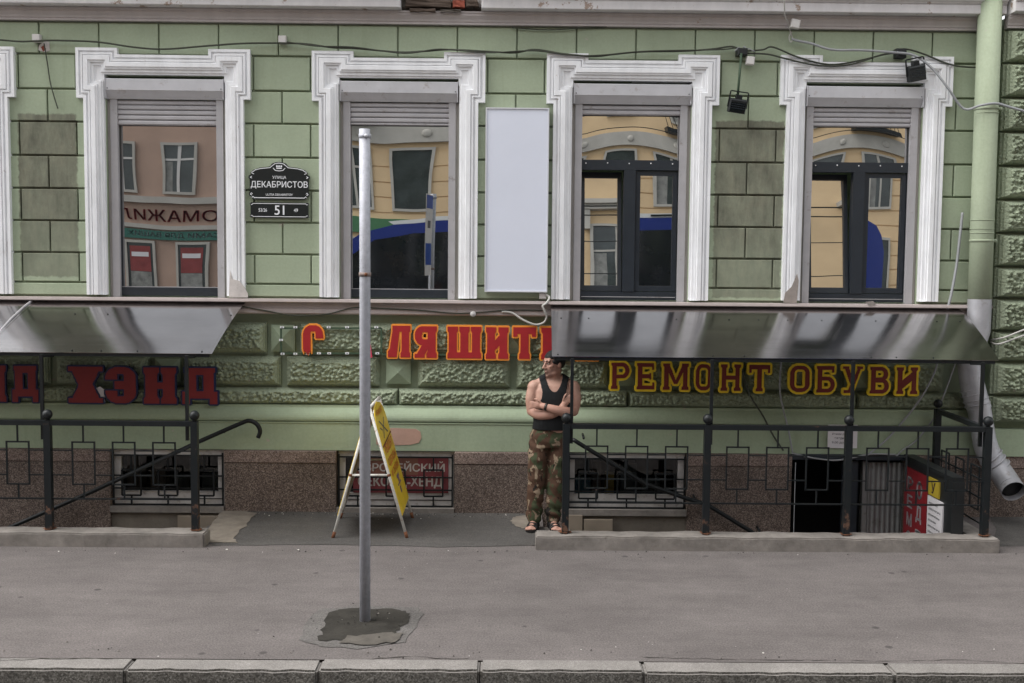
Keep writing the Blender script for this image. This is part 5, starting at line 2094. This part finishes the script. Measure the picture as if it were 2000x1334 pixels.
# neck and trapezius
limb(body, [Vector((.045, .015, 1.36)), Vector((.045, .008, 1.44)), hd(0, .02, -.06), hd(0, .015, .0)], [.075, .060, .058, .06])
for s in (-1, 1):
    limb(body, [Vector((.045 + s * .03, .015, 1.455)), Vector((.045 + s * .12, .012, 1.405)), Vector((.045 + s * .175, .006, 1.365))], [.04, .045, .055])
    body.ball((.045 + s * .19, .0, 1.355), .062, 16, 10, 1, 1, 1.05)
# head
body.ball(hd(0, .018, .030), 1, 28, 18, .076, .098, .094, HROT)
body.ball(hd(0, -.030, -.030), 1, 24, 16, .063, .066, .082, HROT)
body.ball(hd(0, -.045, -.085), 1, 20, 12, .046, .046, .036, HROT)
body.ball(hd(0, -.076, -.102), 1, 14, 10, .024, .020, .018, HROT)
for s in (-1, 1):
    body.ball(hd(s * .042, -.062, -.012), 1, 14, 10, .024, .026, .020, HROT)      # cheekbone
    body.ball(hd(s * .046, -.022, -.080), 1, 14, 10, .022, .040, .028, HROT)      # jaw
    body.ball(hd(s * .030, -.088, .036), 1, 14, 8, .026, .012, .010, HROT)        # brow
    body.ball(hd(s * .077, .014, -.006), 1, 12, 10, .012, .022, .033, HROT)       # ear
    body.ball(hd(s * .012, -.106, -.030), 1, 10, 8, .011, .012, .009, HROT)       # nostril wing
body.ball(hd(0, -.066, .052), 1, 16, 10, .05, .02, .03, HROT)
limb(body, [hd(0, -.090, .030), hd(0, -.105, .004), hd(0, -.121, -.022)], [.009, .011, .0135], 10)
body.ball(hd(0, -.097, -.060), 1, 12, 8, .024, .010, .007, HROT)
body.ball(hd(0, -.094, -.073), 1, 12, 8, .022, .010, .008, HROT)
# arms, folded: his left forearm lies in front
limb(body, [Vector((-.140, .0, 1.365)), Vector((-.165, -.006, 1.25)), Vector((-.163, -.02, 1.135))], [.060, .060, .048])
limb(body, [Vector((-.163, -.02, 1.130)), Vector((-.09, -.105, 1.108)), Vector((.03, -.150, 1.125)), Vector((.105, -.152, 1.170)), Vector((.125, -.150, 1.20))], [.047, .050, .044, .034, .031])
limb(body, [Vector((.232, .0, 1.365)), Vector((.248, -.010, 1.25)), Vector((.236, -.035, 1.140))], [.060, .059, .048])
limb(body, [Vector((.236, -.035, 1.135)), Vector((.165, -.150, 1.140)), Vector((.06, -.205, 1.168)), Vector((-.035, -.195, 1.195)), Vector((-.06, -.180, 1.20))], [.047, .049, .043, .033, .030])
# his right hand lies on the other upper arm: palm and five fingers
palm = Vector((.150, -.135, 1.235))
body.ball(palm, 1, 14, 10, .036, .018, .045, Matrix.Rotation(R(30), 3, 'Y'))
for k, (dx, dz, ln_) in enumerate(((.010, .040, .060), (.026, .032, .068), (.040, .018, .064), (.050, .002, .050))):
    a = palm + Vector((dx * .5, -.006, dz * .8))
    b = a + Vector((.028 + .004 * k, -.004, .030 - .008 * k)) * (ln_ / .06)
    c = b + Vector((.020, .016, .006)) * (ln_ / .06)
    limb(body, [a, b, c], [.0095, .009, .0078], 8, 3)
limb(body, [palm + Vector((-.02, -.01, .02)), palm + Vector((-.012, -.020, .055)), palm + Vector((.004, -.018, .078))], [.012, .0105, .009], 8, 3)
# his left hand is tucked into the crook of the right arm
palm = Vector((-.100, -.158, 1.205))
body.ball(palm, 1, 14, 10, .045, .020, .036, Matrix.Rotation(R(-12), 3, 'Y'))
for k, dz in enumerate((.024, .008, -.008, -.023)):
    a = palm + Vector((-.03, .0, dz))
    b = a + Vector((-.036, .012, .004 - .002 * k))
    c = b + Vector((-.018, .026, -.004))
    limb(body, [a, b, c], [.0098, .0092, .008], 8, 3)
limb(body, [palm + Vector((.012, -.010, .030)), palm + Vector((-.014, -.012, .052)), palm + Vector((-.040, -.004, .060))], [.012, .0105, .009], 8, 3)
# ankles, feet and toes
FEET = [(-.130, -.02, -14), (.052, -.03, 10)]
for fx, fy, ang in FEET:
    rot = Matrix.Rotation(R(ang), 3, 'Z')
    def ft(x, y, z): return Vector((fx, fy, 0)) + rot @ Vector((x, y, z))
    limb(body, [Vector((fx * .9 + .002, fy + .02, .40)), Vector((fx, fy + .015, .20)), ft(0, .01, .085)], [.055, .046, .040])
    limb(body, [ft(0, .045, .052), ft(0, -.02, .062), ft(0, -.085, .045), ft(0, -.125, .036)], [.034, .036, .032, .024])
    body.ball(ft(.0, -.105, .038), 1, 16, 10, .046, .045, .018, rot)
    sg = 1 if fx > 0 else -1
    for k in range(5):
        u = (k - 2) * .0195 * -sg
        ln_ = (.155, .160, .153, .146, .136)[k]
        r_ = (.014, .0105, .010, .0095, .009)[k]
        limb(body, [ft(u, -.115, .034), ft(u * 1.05, -ln_, .030)], [r_, r_], 8, 3)
bm_me = remesh(body, .0062, 5)

SK = N('skin', (.46, .28, .215), .55, 0, .4)
hx = SK.xyz()
c = SK.mix(1., (.46, .28, .215), SK.ramp(SK.noise(9, 4), [(.3, .9), (.7, 1.08)]), 'MULTIPLY')
# tanned forearms and face, paler shoulders
tan = SK.step(hx[2], 1.20, 1.30, 1., 0.)
tan = SK.math('MAXIMUM', tan, SK.math('MULTIPLY', SK.step(hx[2], 1.44, 1.47), .8))
c = SK.mix(SK.math('MULTIPLY', tan, .6), c, (.36, .19, .14))
c = SK.mix(SK.ramp(SK.noise(28, 5, .65), [(.45, 0.), (.75, .45)]), c, (.34, .14, .105))
# stubble on jaw and upper lip
jaw = SK.math('MULTIPLY', SK.step(hx[2], 1.455, 1.475), SK.step(hx[2], 1.53, 1.55, 1., 0.))
front = SK.step(hx[0], MX + .055, MX + .02)
c = SK.mix(SK.math('MULTIPLY', SK.math('MULTIPLY', jaw, front), .42), c, (.10, .075, .065))
SK.set('Base Color', c)
SK.set('Subsurface Weight', .0)
SK.bump(SK.noise(160, 3), .15, .002)
bm_me.materials.append(SK.m)
for p in bm_me.polygons:
    p.material_index = 0
    p.use_smooth = True
man = link('person', bm_me, None, loc=(MX, MY, 0.005), label='person in black vest and camouflage trousers standing with folded arms by the railing', cat='person')


def manchild(me, name, mats):
    for m in (mats if isinstance(mats, (list, tuple)) else [mats]):
        me.materials.append(m)
    for p in me.polygons:
        p.use_smooth = True
    o = bpy.data.objects.new(name, me)
    COL.objects.link(o)
    o.parent = man
    return o


# vest: offset copy of the torso surface inside the cut of the garment
tm = MB()
loft(tm, [(r[0], r[1], r[2], r[3] + .009, r[4] + .010, *r[5:]) for r in TORSO])
for s in (-1, 1):
    limb(tm, [Vector((.045 + s * .03, .015, 1.455)), Vector((.045 + s * .12, .012, 1.405)), Vector((.045 + s * .175, .006, 1.365))], [.049, .053, .06])
limb(tm, [Vector((.045, .015, 1.36)), Vector((.045, .008, 1.44))], [.083, .066])
tme = remesh(tm, .008, 4)
bm = bmesh.new()
bm.from_mesh(tme)


def in_vest(p):
    u, z = p.x - .045, p.z
    if z < .965: return False
    half = .30 if z < 1.20 else (.155 - .045 * math.sin(min(1, (z - 1.20) / .10) * math.pi / 2) + .03 * max(0, (z - 1.33) / .12))
    if z >= 1.2:
        half = max(half, .30 - (z - 1.2) * 6.)
    if abs(u) > half: return False
    zn = 1.325 + .115 * min(1, abs(u) / .078) ** 2.2
    if abs(u) < .078 and p.y < .03 and z > zn: return False
    if abs(u) < .07 and p.y >= .03 and z > 1.40: return False
    return True


dele = [f for f in bm.faces if not in_vest(f.calc_center_median())]
bmesh.ops.delete(bm, geom=dele, context='FACES')
for _ in range(3):      # tidy the cut edge
    bnd = [v for v in bm.verts if any(e.is_boundary for e in v.link_edges)]
    new = {}
    for v in bnd:
        nb = [e.other_vert(v).co for e in v.link_edges if e.is_boundary]
        if len(nb) == 2:
            new[v] = v.co * .4 + (nb[0] + nb[1]) * .3
    for v, q in new.items(): v.co = q
for v in bm.verts:
    q = v.co
    k = max(0., 1 - abs(q.z - 1.06) / .14)
    v.co += v.normal * (.004 + .006 * k * mnoise.noise(Vector((q.x * 9, q.y * 9, q.z * 26))))
bm.to_mesh(tme)
vest = manchild(tme, 'vest', simple('black_knit', (.010, .011, .012), .85, 0, .25, .25, 10, .3, 300))
md = vest.modifiers.new('cloth', 'SOLIDIFY')
md.thickness = .004
md.offset = 0

# trousers
tr = MB()
loft(tr, [(.018, .0, 1.012, .158, .118, .92), (.016, .0, .96, .172, .126, .92), (.012, .004, .90, .186, .134, .92), (.010, .006, .84, .188, .134, .95), (.008, .006, .79, .182, .128, 1)])
for s, fx, fy in ((-1, -.130, -.02), (1, .052, -.03)):
    h0 = Vector((.010 + s * .092, .005, .86))
    kn = Vector((lerp(.010 + s * .092, fx, .55), -.014, .50))
    limb(tr, [h0, h0.lerp(kn, .5) + Vector((s * .004, -.006, 0)), kn, kn.lerp(Vector((fx, fy, .13)), .5), Vector((fx + .002, fy + .012, .17)), Vector((fx + .002, fy + .008, .115))], [.102, .100, .088, .080, .078, .072])
    tr.ball((h0.x + s * .075, -.0, .62), 1, 14, 10, .022, .06, .10)      # cargo pocket
tme = remesh(tr, .009, 4)
bm = bmesh.new()
bm.from_mesh(tme)
for v in bm.verts:
    q = v.co
    wr = mnoise.noise(Vector((q.x * 7 + q.z * 3, q.y * 7, q.z * 17)))
    fold = math.sin((q.z * 46 + q.x * 22 + 3 * mnoise.noise(q * 6)))
    kk = math.exp(-((q.z - .17) / .09) ** 2) + .55 * math.exp(-((q.z - .50) / .12) ** 2) + .5 * math.exp(-((q.z - .83) / .07) ** 2)
    v.co += v.normal * (.011 * wr + .0085 * fold * kk)
bm.to_mesh(tme)
CM = N('woodland_camouflage_cloth', (.1, .1, .06), .9, 0, .15)
lv = CM.local()
mp = CM.scaled(1, 1, .75, lv)
a = CM.noise(9.5, 3, .55, mp, .6)
b = CM.noise(8.0, 3, .55, CM.scaled(1.1, 1.3, .7, CM.mix(1., lv, (3.1, 1.7, 5.3), 'ADD')), .8)
d = CM.noise(10.5, 3, .55, CM.scaled(1, 1, .9, CM.mix(1., lv, (7.7, 4.1, 2.2), 'ADD')), .7)
c = CM.mix(CM.ramp(a, [(.485, 0.), (.495, 1.)]), (.056, .066, .036), (.078, .045, .030))
c = CM.mix(CM.ramp(b, [(.575, 0.), (.585, 1.)]), c, (.018, .016, .014))
c = CM.mix(CM.ramp(d, [(.59, 0.), (.60, 1.)]), c, (.24, .18, .125))
CM.set('Base Color', CM.mix(1., c, CM.ramp(CM.noise(60, 3), [(.3, .85), (.7, 1.12)]), 'MULTIPLY'))
CM.bump(CM.noise(34, 4, .6), .35, .006)
manchild(tme, 'trousers', CM.m)
bt = MB()
loft(bt, [(.018, -.0, .972, .172, .129, .92), (.018, -.0, 1.006, .166, .126, .92)], 30)
manchild(bt.mesh('belt', []), 'belt', simple('olive_belt', (.035, .04, .025), .8, var=.2))

# hair, brows, eyes
hm = MB()
nu, nv = 44, 30
v, f = [], []
for j in range(nv + 1):
    th = math.pi * j / nv
    for i in range(nu):
        ph = 2 * math.pi * i / nu
        d3 = Vector((math.sin(th) * math.cos(ph), math.sin(th) * math.sin(ph), math.cos(th)))
        p = Vector((d3.x * .076, .018 + d3.y * .098, .030 + d3.z * .094))
        # hairline height as a function of direction (front is -y)
        fr_k = max(0., -d3.y)
        line = -.050 + .100 * min(1., fr_k * 1.6) ** 1.1
        if abs(d3.x) > .75 and d3.y < .15: line = min(line, .0 if d3.y < -.15 else -.015)
        k = max(0., min(1., (p.z - line) / .014))
        g = .94 + k * (.165 + .03 * mnoise.noise(p * 60) + .13 * max(0., -d3.y) * max(0., d3.z + .1))
        q = Vector((p.x * g, .018 + (p.y - .018) * g, .03 + (p.z - .03) * g))
        v.append(hd(*q))
for j in range(nv):
    for i in range(nu):
        f.append((j * nu + i, (j + 1) * nu + i, (j + 1) * nu + (i + 1) % nu, j * nu + (i + 1) % nu))
hm.smooth = True
hm.add(v, f)
M_HAIR = simple('black_hair', (.010, .009, .009), .6, 0, .35, .3, 60, .6, 220)
manchild(hm.mesh('hair', []), 'hair', M_HAIR)
for s in (-1, 1):
    e = MB()
    limb(e, [hd(s * .012, -.098, .036), hd(s * .032, -.097, .042), hd(s * .052, -.082, .034)], [.0045, .0055, .003], 8)
    manchild(e.mesh('eyebrow', []), 'eyebrow', M_HAIR)
    e = MB()
    e.ball(hd(s * .030, -.0815, .015), 1, 14, 9, .0155, .0125, .0085, HROT)
    manchild(e.mesh('eye', []), 'eye', simple('eye_white', (.42, .36, .32), .4, var=0))
    e = MB()
    e.ball(hd(s * .028, -.0915, .015), 1, 10, 7, .0062, .0042, .0068, HROT)
    manchild(e.mesh('iris', []), 'iris', M_HAIR)
    e = MB()
    limb(e, [hd(s * .012, -.091, .021), hd(s * .03, -.0945, .0255), hd(s * .048, -.083, .019)], [.0035, .0045, .003], 8)
    manchild(e.mesh('eyelid', []), 'eyelid', simple('eyelid_skin', (.22, .11, .085), .6, var=0))
e = MB()
limb(e, [hd(-.024, -.092, -.0665), hd(0, -.1045, -.0655), hd(.024, -.092, -.0665)], [.002, .0032, .002], 8)
manchild(e.mesh('mouth_line', []), 'mouth_line', simple('lip_shadow', (.16, .06, .05), .6, var=0))
# watch on the left wrist
wc = MB()
wc.tube([Vector((-.020, -.198, 1.192)), Vector((-.042, -.190, 1.197))], .0375, 18)
manchild(wc.mesh('wristwatch', []), 'wristwatch', simple('dark_watch', (.05, .045, .04), .35, .6, .5, .1))

# sandals
M_LEATH = simple('black_leather', (.012, .011, .011), .45, 0, .45, .2, 30)
for fx, fy, ang in FEET:
    rot = Matrix.Rotation(R(ang), 3, 'Z')
    def ft(x, y, z): return Vector((fx, fy, 0)) + rot @ Vector((x, y, z))
    sl = MB()
    out = [(-.030, .085), (.030, .085), (.040, .05), (.036, .0), (.042, -.06), (.052, -.11), (.046, -.15), (.02, -.172), (-.02, -.172), (-.046, -.15), (-.052, -.11), (-.042, -.06), (-.036, .0), (-.040, .05)]
    n = len(out)
    sl.add([ft(x, y, .002) for x, y in out] + [ft(x, y, .022) for x, y in out], [tuple(range(n - 1, -1, -1)), tuple(range(n, 2 * n))] + [(i, i + n, (i + 1) % n + n, (i + 1) % n)[::-1] for i in range(n)])
    so = manchild(sl.mesh('sandal', []), 'sandal', M_LEATH)
    for p in so.data.polygons: p.use_smooth = False
    for y0, hgt, wd, rr in ((-.108, .062, .052, .011), (-.075, .078, .050, .012), (-.025, .098, .047, .012), (.012, .125, .048, .012)):
        st = MB()
        for dy in (-.012, -.004, .004, .012):
            st.tube([ft(wd * math.cos(a), y0 + dy, .016 + (hgt - .016) * math.sin(a) ** .8) for a in np.linspace(.05, math.pi - .05, 13)], .0055, 6)
        o = bpy.data.objects.new('strap', st.mesh('strap', [M_LEATH]))
        COL.objects.link(o)
        o.parent = so

# ================================================================== the other side of the street (seen in the window panes)
OY = -20.5
M_OCHRE = simple('ochre_render', (.68, .50, .30), .85, var=.12, vscale=.8)
M_SALMON = simple('salmon_render', (.46, .32, .25), .85, var=.14, vscale=.8)
M_STONE = simple('pale_stone_trim', (.44, .42, .38), .8, var=.12, vscale=2)
M_DGLASS = simple('dark_far_glass', (.045, .055, .055), .12, 0, .5, .5, 1.6)
M_POSTER = simple('faded_red_poster', (.24, .05, .048), .7, var=.25, vscale=4)
M_BUSGL = simple('bus_window_glass', (.012, .014, .016), .06, 0, .5, .2, 2)
M_CURT = simple('net_curtain', (.24, .24, .225), .9, var=.4, vscale=6)
M_GREENS = simple('green_shop_sign', (.06, .17, .08), .5, var=.1)
M_TEAL = simple('teal_fascia', (.03, .13, .10), .5, var=.1)


def far_window(parent, cx, w, z0, z1, cross=True, deep=.06, glass=M_DGLASS, bar=None):
    y = OY
    fr = MB()
    t = .07
    fr.box(cx - w / 2 - t, cx + w / 2 + t, y + .02, y + .09, z0 - t, z0).box(cx - w / 2 - t, cx + w / 2 + t, y + .02, y + .09, z1, z1 + t)
    fr.box(cx - w / 2 - t, cx - w / 2, y + .02, y + .09, z0, z1).box(cx + w / 2, cx + w / 2 + t, y + .02, y + .09, z0, z1)
    f = fr.build('window', M_STONE, parent)
    MB().box(cx - w / 2, cx + w / 2, y + .015, y + .04, z0, z1).build('pane', glass, f)
    if cross:
        MB().box(cx - w / 2, cx - w * .22, y + .0405, y + .043, z0, lerp(z0, z1, .64)).build('curtain', M_CURT, f)
    if cross:
        MB().box(cx - .035, cx + .035, y + .045, y + .06, z0, z1).box(cx - w / 2, cx - .036, y + .045, y + .06, lerp(z0, z1, .66), lerp(z0, z1, .66) + .06).box(cx + .036, cx + w / 2, y + .045, y + .06, lerp(z0, z1, .66), lerp(z0, z1, .66) + .06).build('glazing_bar', bar or M_STONE, f)
    return f


ylw = empty('ochre_building', (13, OY, 0), 'ochre stuccoed building across the street mirrored in the window panes', 'building')
MB().box(-5.6, 34, OY - 8, OY, -.2, 11.6).build('wall', M_OCHRE, ylw)
z = 1.0
while z < 5.2:
    MB().box(-5.6, 34, OY, OY + .035, z, z + .385).build('stucco_course', M_OCHRE, ylw)
    z += .42
MB().box(-5.65, 34.05, OY, OY + .16, 5.85, 6.32).build('stone_band', M_STONE, ylw)
MB().box(-5.7, 34.1, OY - .2, OY + .35, 11.6, 12.0).build('roof_cornice', M_STONE, ylw)
for k in range(26):
    x = -4.1 + k * 1.49
    far_window(ylw, x, .84, 4.05, 5.65, k % 2 == 0)
    far_window(ylw, x, .84, 1.2, 3.1, False)
    MB().ball((x + .3, OY + .17, 6.08), .11, 12, 8, 1, .4, 1).build('rosette', M_STONE, ylw)
for k in range(15):
    x = -4.25 + k * 2.5
    f = far_window(ylw, x, .95, 6.9, 9.1, True)
    MB().box(x - .85, x + .85, OY, OY + .30, 9.75, 9.88).box(x - .75, x + .75, OY, OY + .2, 9.6, 9.749).build('sandrik', M_STONE, f)
    for s in (-1, 1):
        MB().box(x + s * .62 - .07, x + s * .62 + .07, OY, OY + .16, 9.0, 9.599).build('console', M_STONE, f)
for k in range(6):
    x = -4.25 + 2.5 * (2 * k)
    bal = MB()
    for q in range(12):
        bal.bar((x - .8 + q * .145, OY + .6, 6.6), (x - .8 + q * .145, OY + .6, 7.4), .02)
    bal.bar((x - .82, OY + .6, 7.4), (x + .82, OY + .6, 7.4), .04).box(x - .85, x + .85, OY, OY + .65, 6.45, 6.59)
    bal.build('balcony', M_IRON, ylw)
MB().box(-5.5, -2.6, OY + .04, OY + .14, 3.30, 3.75).build('shop_sign', M_GREENS, ylw)

pk = empty('salmon_building', (-14, OY, 0), 'salmon stuccoed building with red shop letters mirrored in the first window', 'building')
MB().box(-32, -5.65, OY - 8, OY, -.2, 13).build('wall', M_SALMON, pk)
MB().box(-32, -5.65, OY, OY + .14, 4.12, 4.30).box(-32, -5.65, OY, OY + .10, 3.40, 3.52).build('string_course', M_STONE, pk)
for k in range(17):
    x = -30.23 + k * 1.5
    far_window(pk, x, .66, 4.45, 5.75, bar=M_PLAST)
    far_window(pk, x, .66, 6.9, 8.9)
MB().box(-32, -5.65, OY, OY + .08, 3.10, 3.36).build('fascia', M_TEAL, pk)
MB().box(-32, -5.65, OY - .1, OY + .3, 13, 13.4).build('roof_cornice', M_STONE, pk)
t = text('ФОМАЖИЛ', 0, 3.1, 3.78, .34, 0, simple('dull_red_shop_letters', (.42, .06, .055), .6, var=.1), pk, 'shop_letters', bold=.03)
for q in t.data.vertices: q.co = (-7.8 - q.co.x, OY + .06, q.co.z)
t = text('ВЕРСАМИ ДЛЯ ВАШИХ', 0, 3.0, 3.23, .16, 0, M_INK, pk, 'fascia_letters', bold=.01)
for q in t.data.vertices: q.co = (-7.7 - q.co.x, OY + .085, q.co.z)
for x in (-10.4, -8.9, -7.3):
    f = far_window(pk, x, .75, 1.0, 2.98, False)
    MB().box(x - .30, x + .30, OY + .045, OY + .055, 2.2, 2.9).build('poster', M_POSTER, f)
    MB().box(x - .30, x + .30, OY + .045, OY + .055, 1.2, 2.19).build('poster', M_CURT, f)
    MB().box(x - .25, x + .25, OY + .056, OY + .06, 2.62, 2.74).build('poster_stripe', M_PAPER, f)
MB().box(-60, 60, OY + .001, OY + 2.2, -.3, -.02).build('far_pavement', M_PAVE, kind='structure')

# ================================================================== the blue bus the picture was taken from
M_BUSB = simple('blue_bus_paint', (.022, .04, .22), .25, 0, .5, .05)
M_BUSW = simple('white_bus_paint', (.72, .73, .74), .3, 0, .5, .04)
bus = empty('bus', (2, -12.5, -.14), 'blue and white bus mirrored in the window panes', 'bus')
b0, b1 = -3.7, 7.85
side = [(b0, .25), (b1, .25), (b1, 2.75), (b1 - .06, 3.05), (b1 - .2, 3.25), (b1 - .45, 3.36), (b0 + 2.3, 3.36), (b0 + 1.5, 3.28), (b0 + .8, 3.08), (b0 + .3, 2.75), (b0 + .06, 2.3)]
MB().prism(side, -13.8, -11.26).build('body', M_BUSB, bus)
win = [(b0 + .35, 1.35), (b1 - .6, 1.35), (b1 - .6, 3.05), (b1 - .75, 3.12), (b0 + 1.9, 3.12), (b0 + 1.1, 2.95), (b0 + .55, 2.6), (b0 + .35, 2.2)]
MB().prism([(x, z) for x, z in win], -11.258, -11.245).prism(win, -13.815, -13.802).build('window_band', M_BUSGL, bus)
for k in range(7):
    x = b0 + 2.2 + k * 1.4
    MB().box(x, x + .09, -11.244, -11.236, 1.36, 3.1).build('window_pillar', M_BLACKP, bus)
stripe = [(b0 + 1.5, 3.285), (b0 + 2.3, 3.365), (b1 - .5, 3.365), (b1 - .5, 3.45), (b0 + 2.3, 3.45), (b0 + 1.4, 3.35)]
MB().prism(stripe, -13.7, -11.27).build('roof_panel', M_BUSW, bus)
for k in range(5):
    x = b0 + 3.0 + k * 1.25
    MB().box(x, x + .55, -11.268, -11.25, 3.39, 3.43).build('roof_vent', M_BLACKP, bus)
for x in (b0 + 2.2, b1 - 2.3):
    for y in (-11.5, -13.5):
        wv = MB()
        wv.tube([(x, y - .14, .36), (x, y + .235, .36)], .48, 24)
        wv.build('wheel', M_BLACKP, bus)

# overhead wires above the road
for k, (y, z) in enumerate(((-7.6, 5.7), (-8.3, 5.75), (-14.8, 6.3), (-15.4, 5.9), (-16.5, 7.6))):
    MB().tube([(-60, y, z), (-20, y, z - .12), (20, y, z - .02), (60, y, z + .1)], .012, 5).build('overhead_wire', M_BLACKP, label='thin dark wire strung above the road, mirrored in the panes', cat='wire', group='overhead wires above the road')
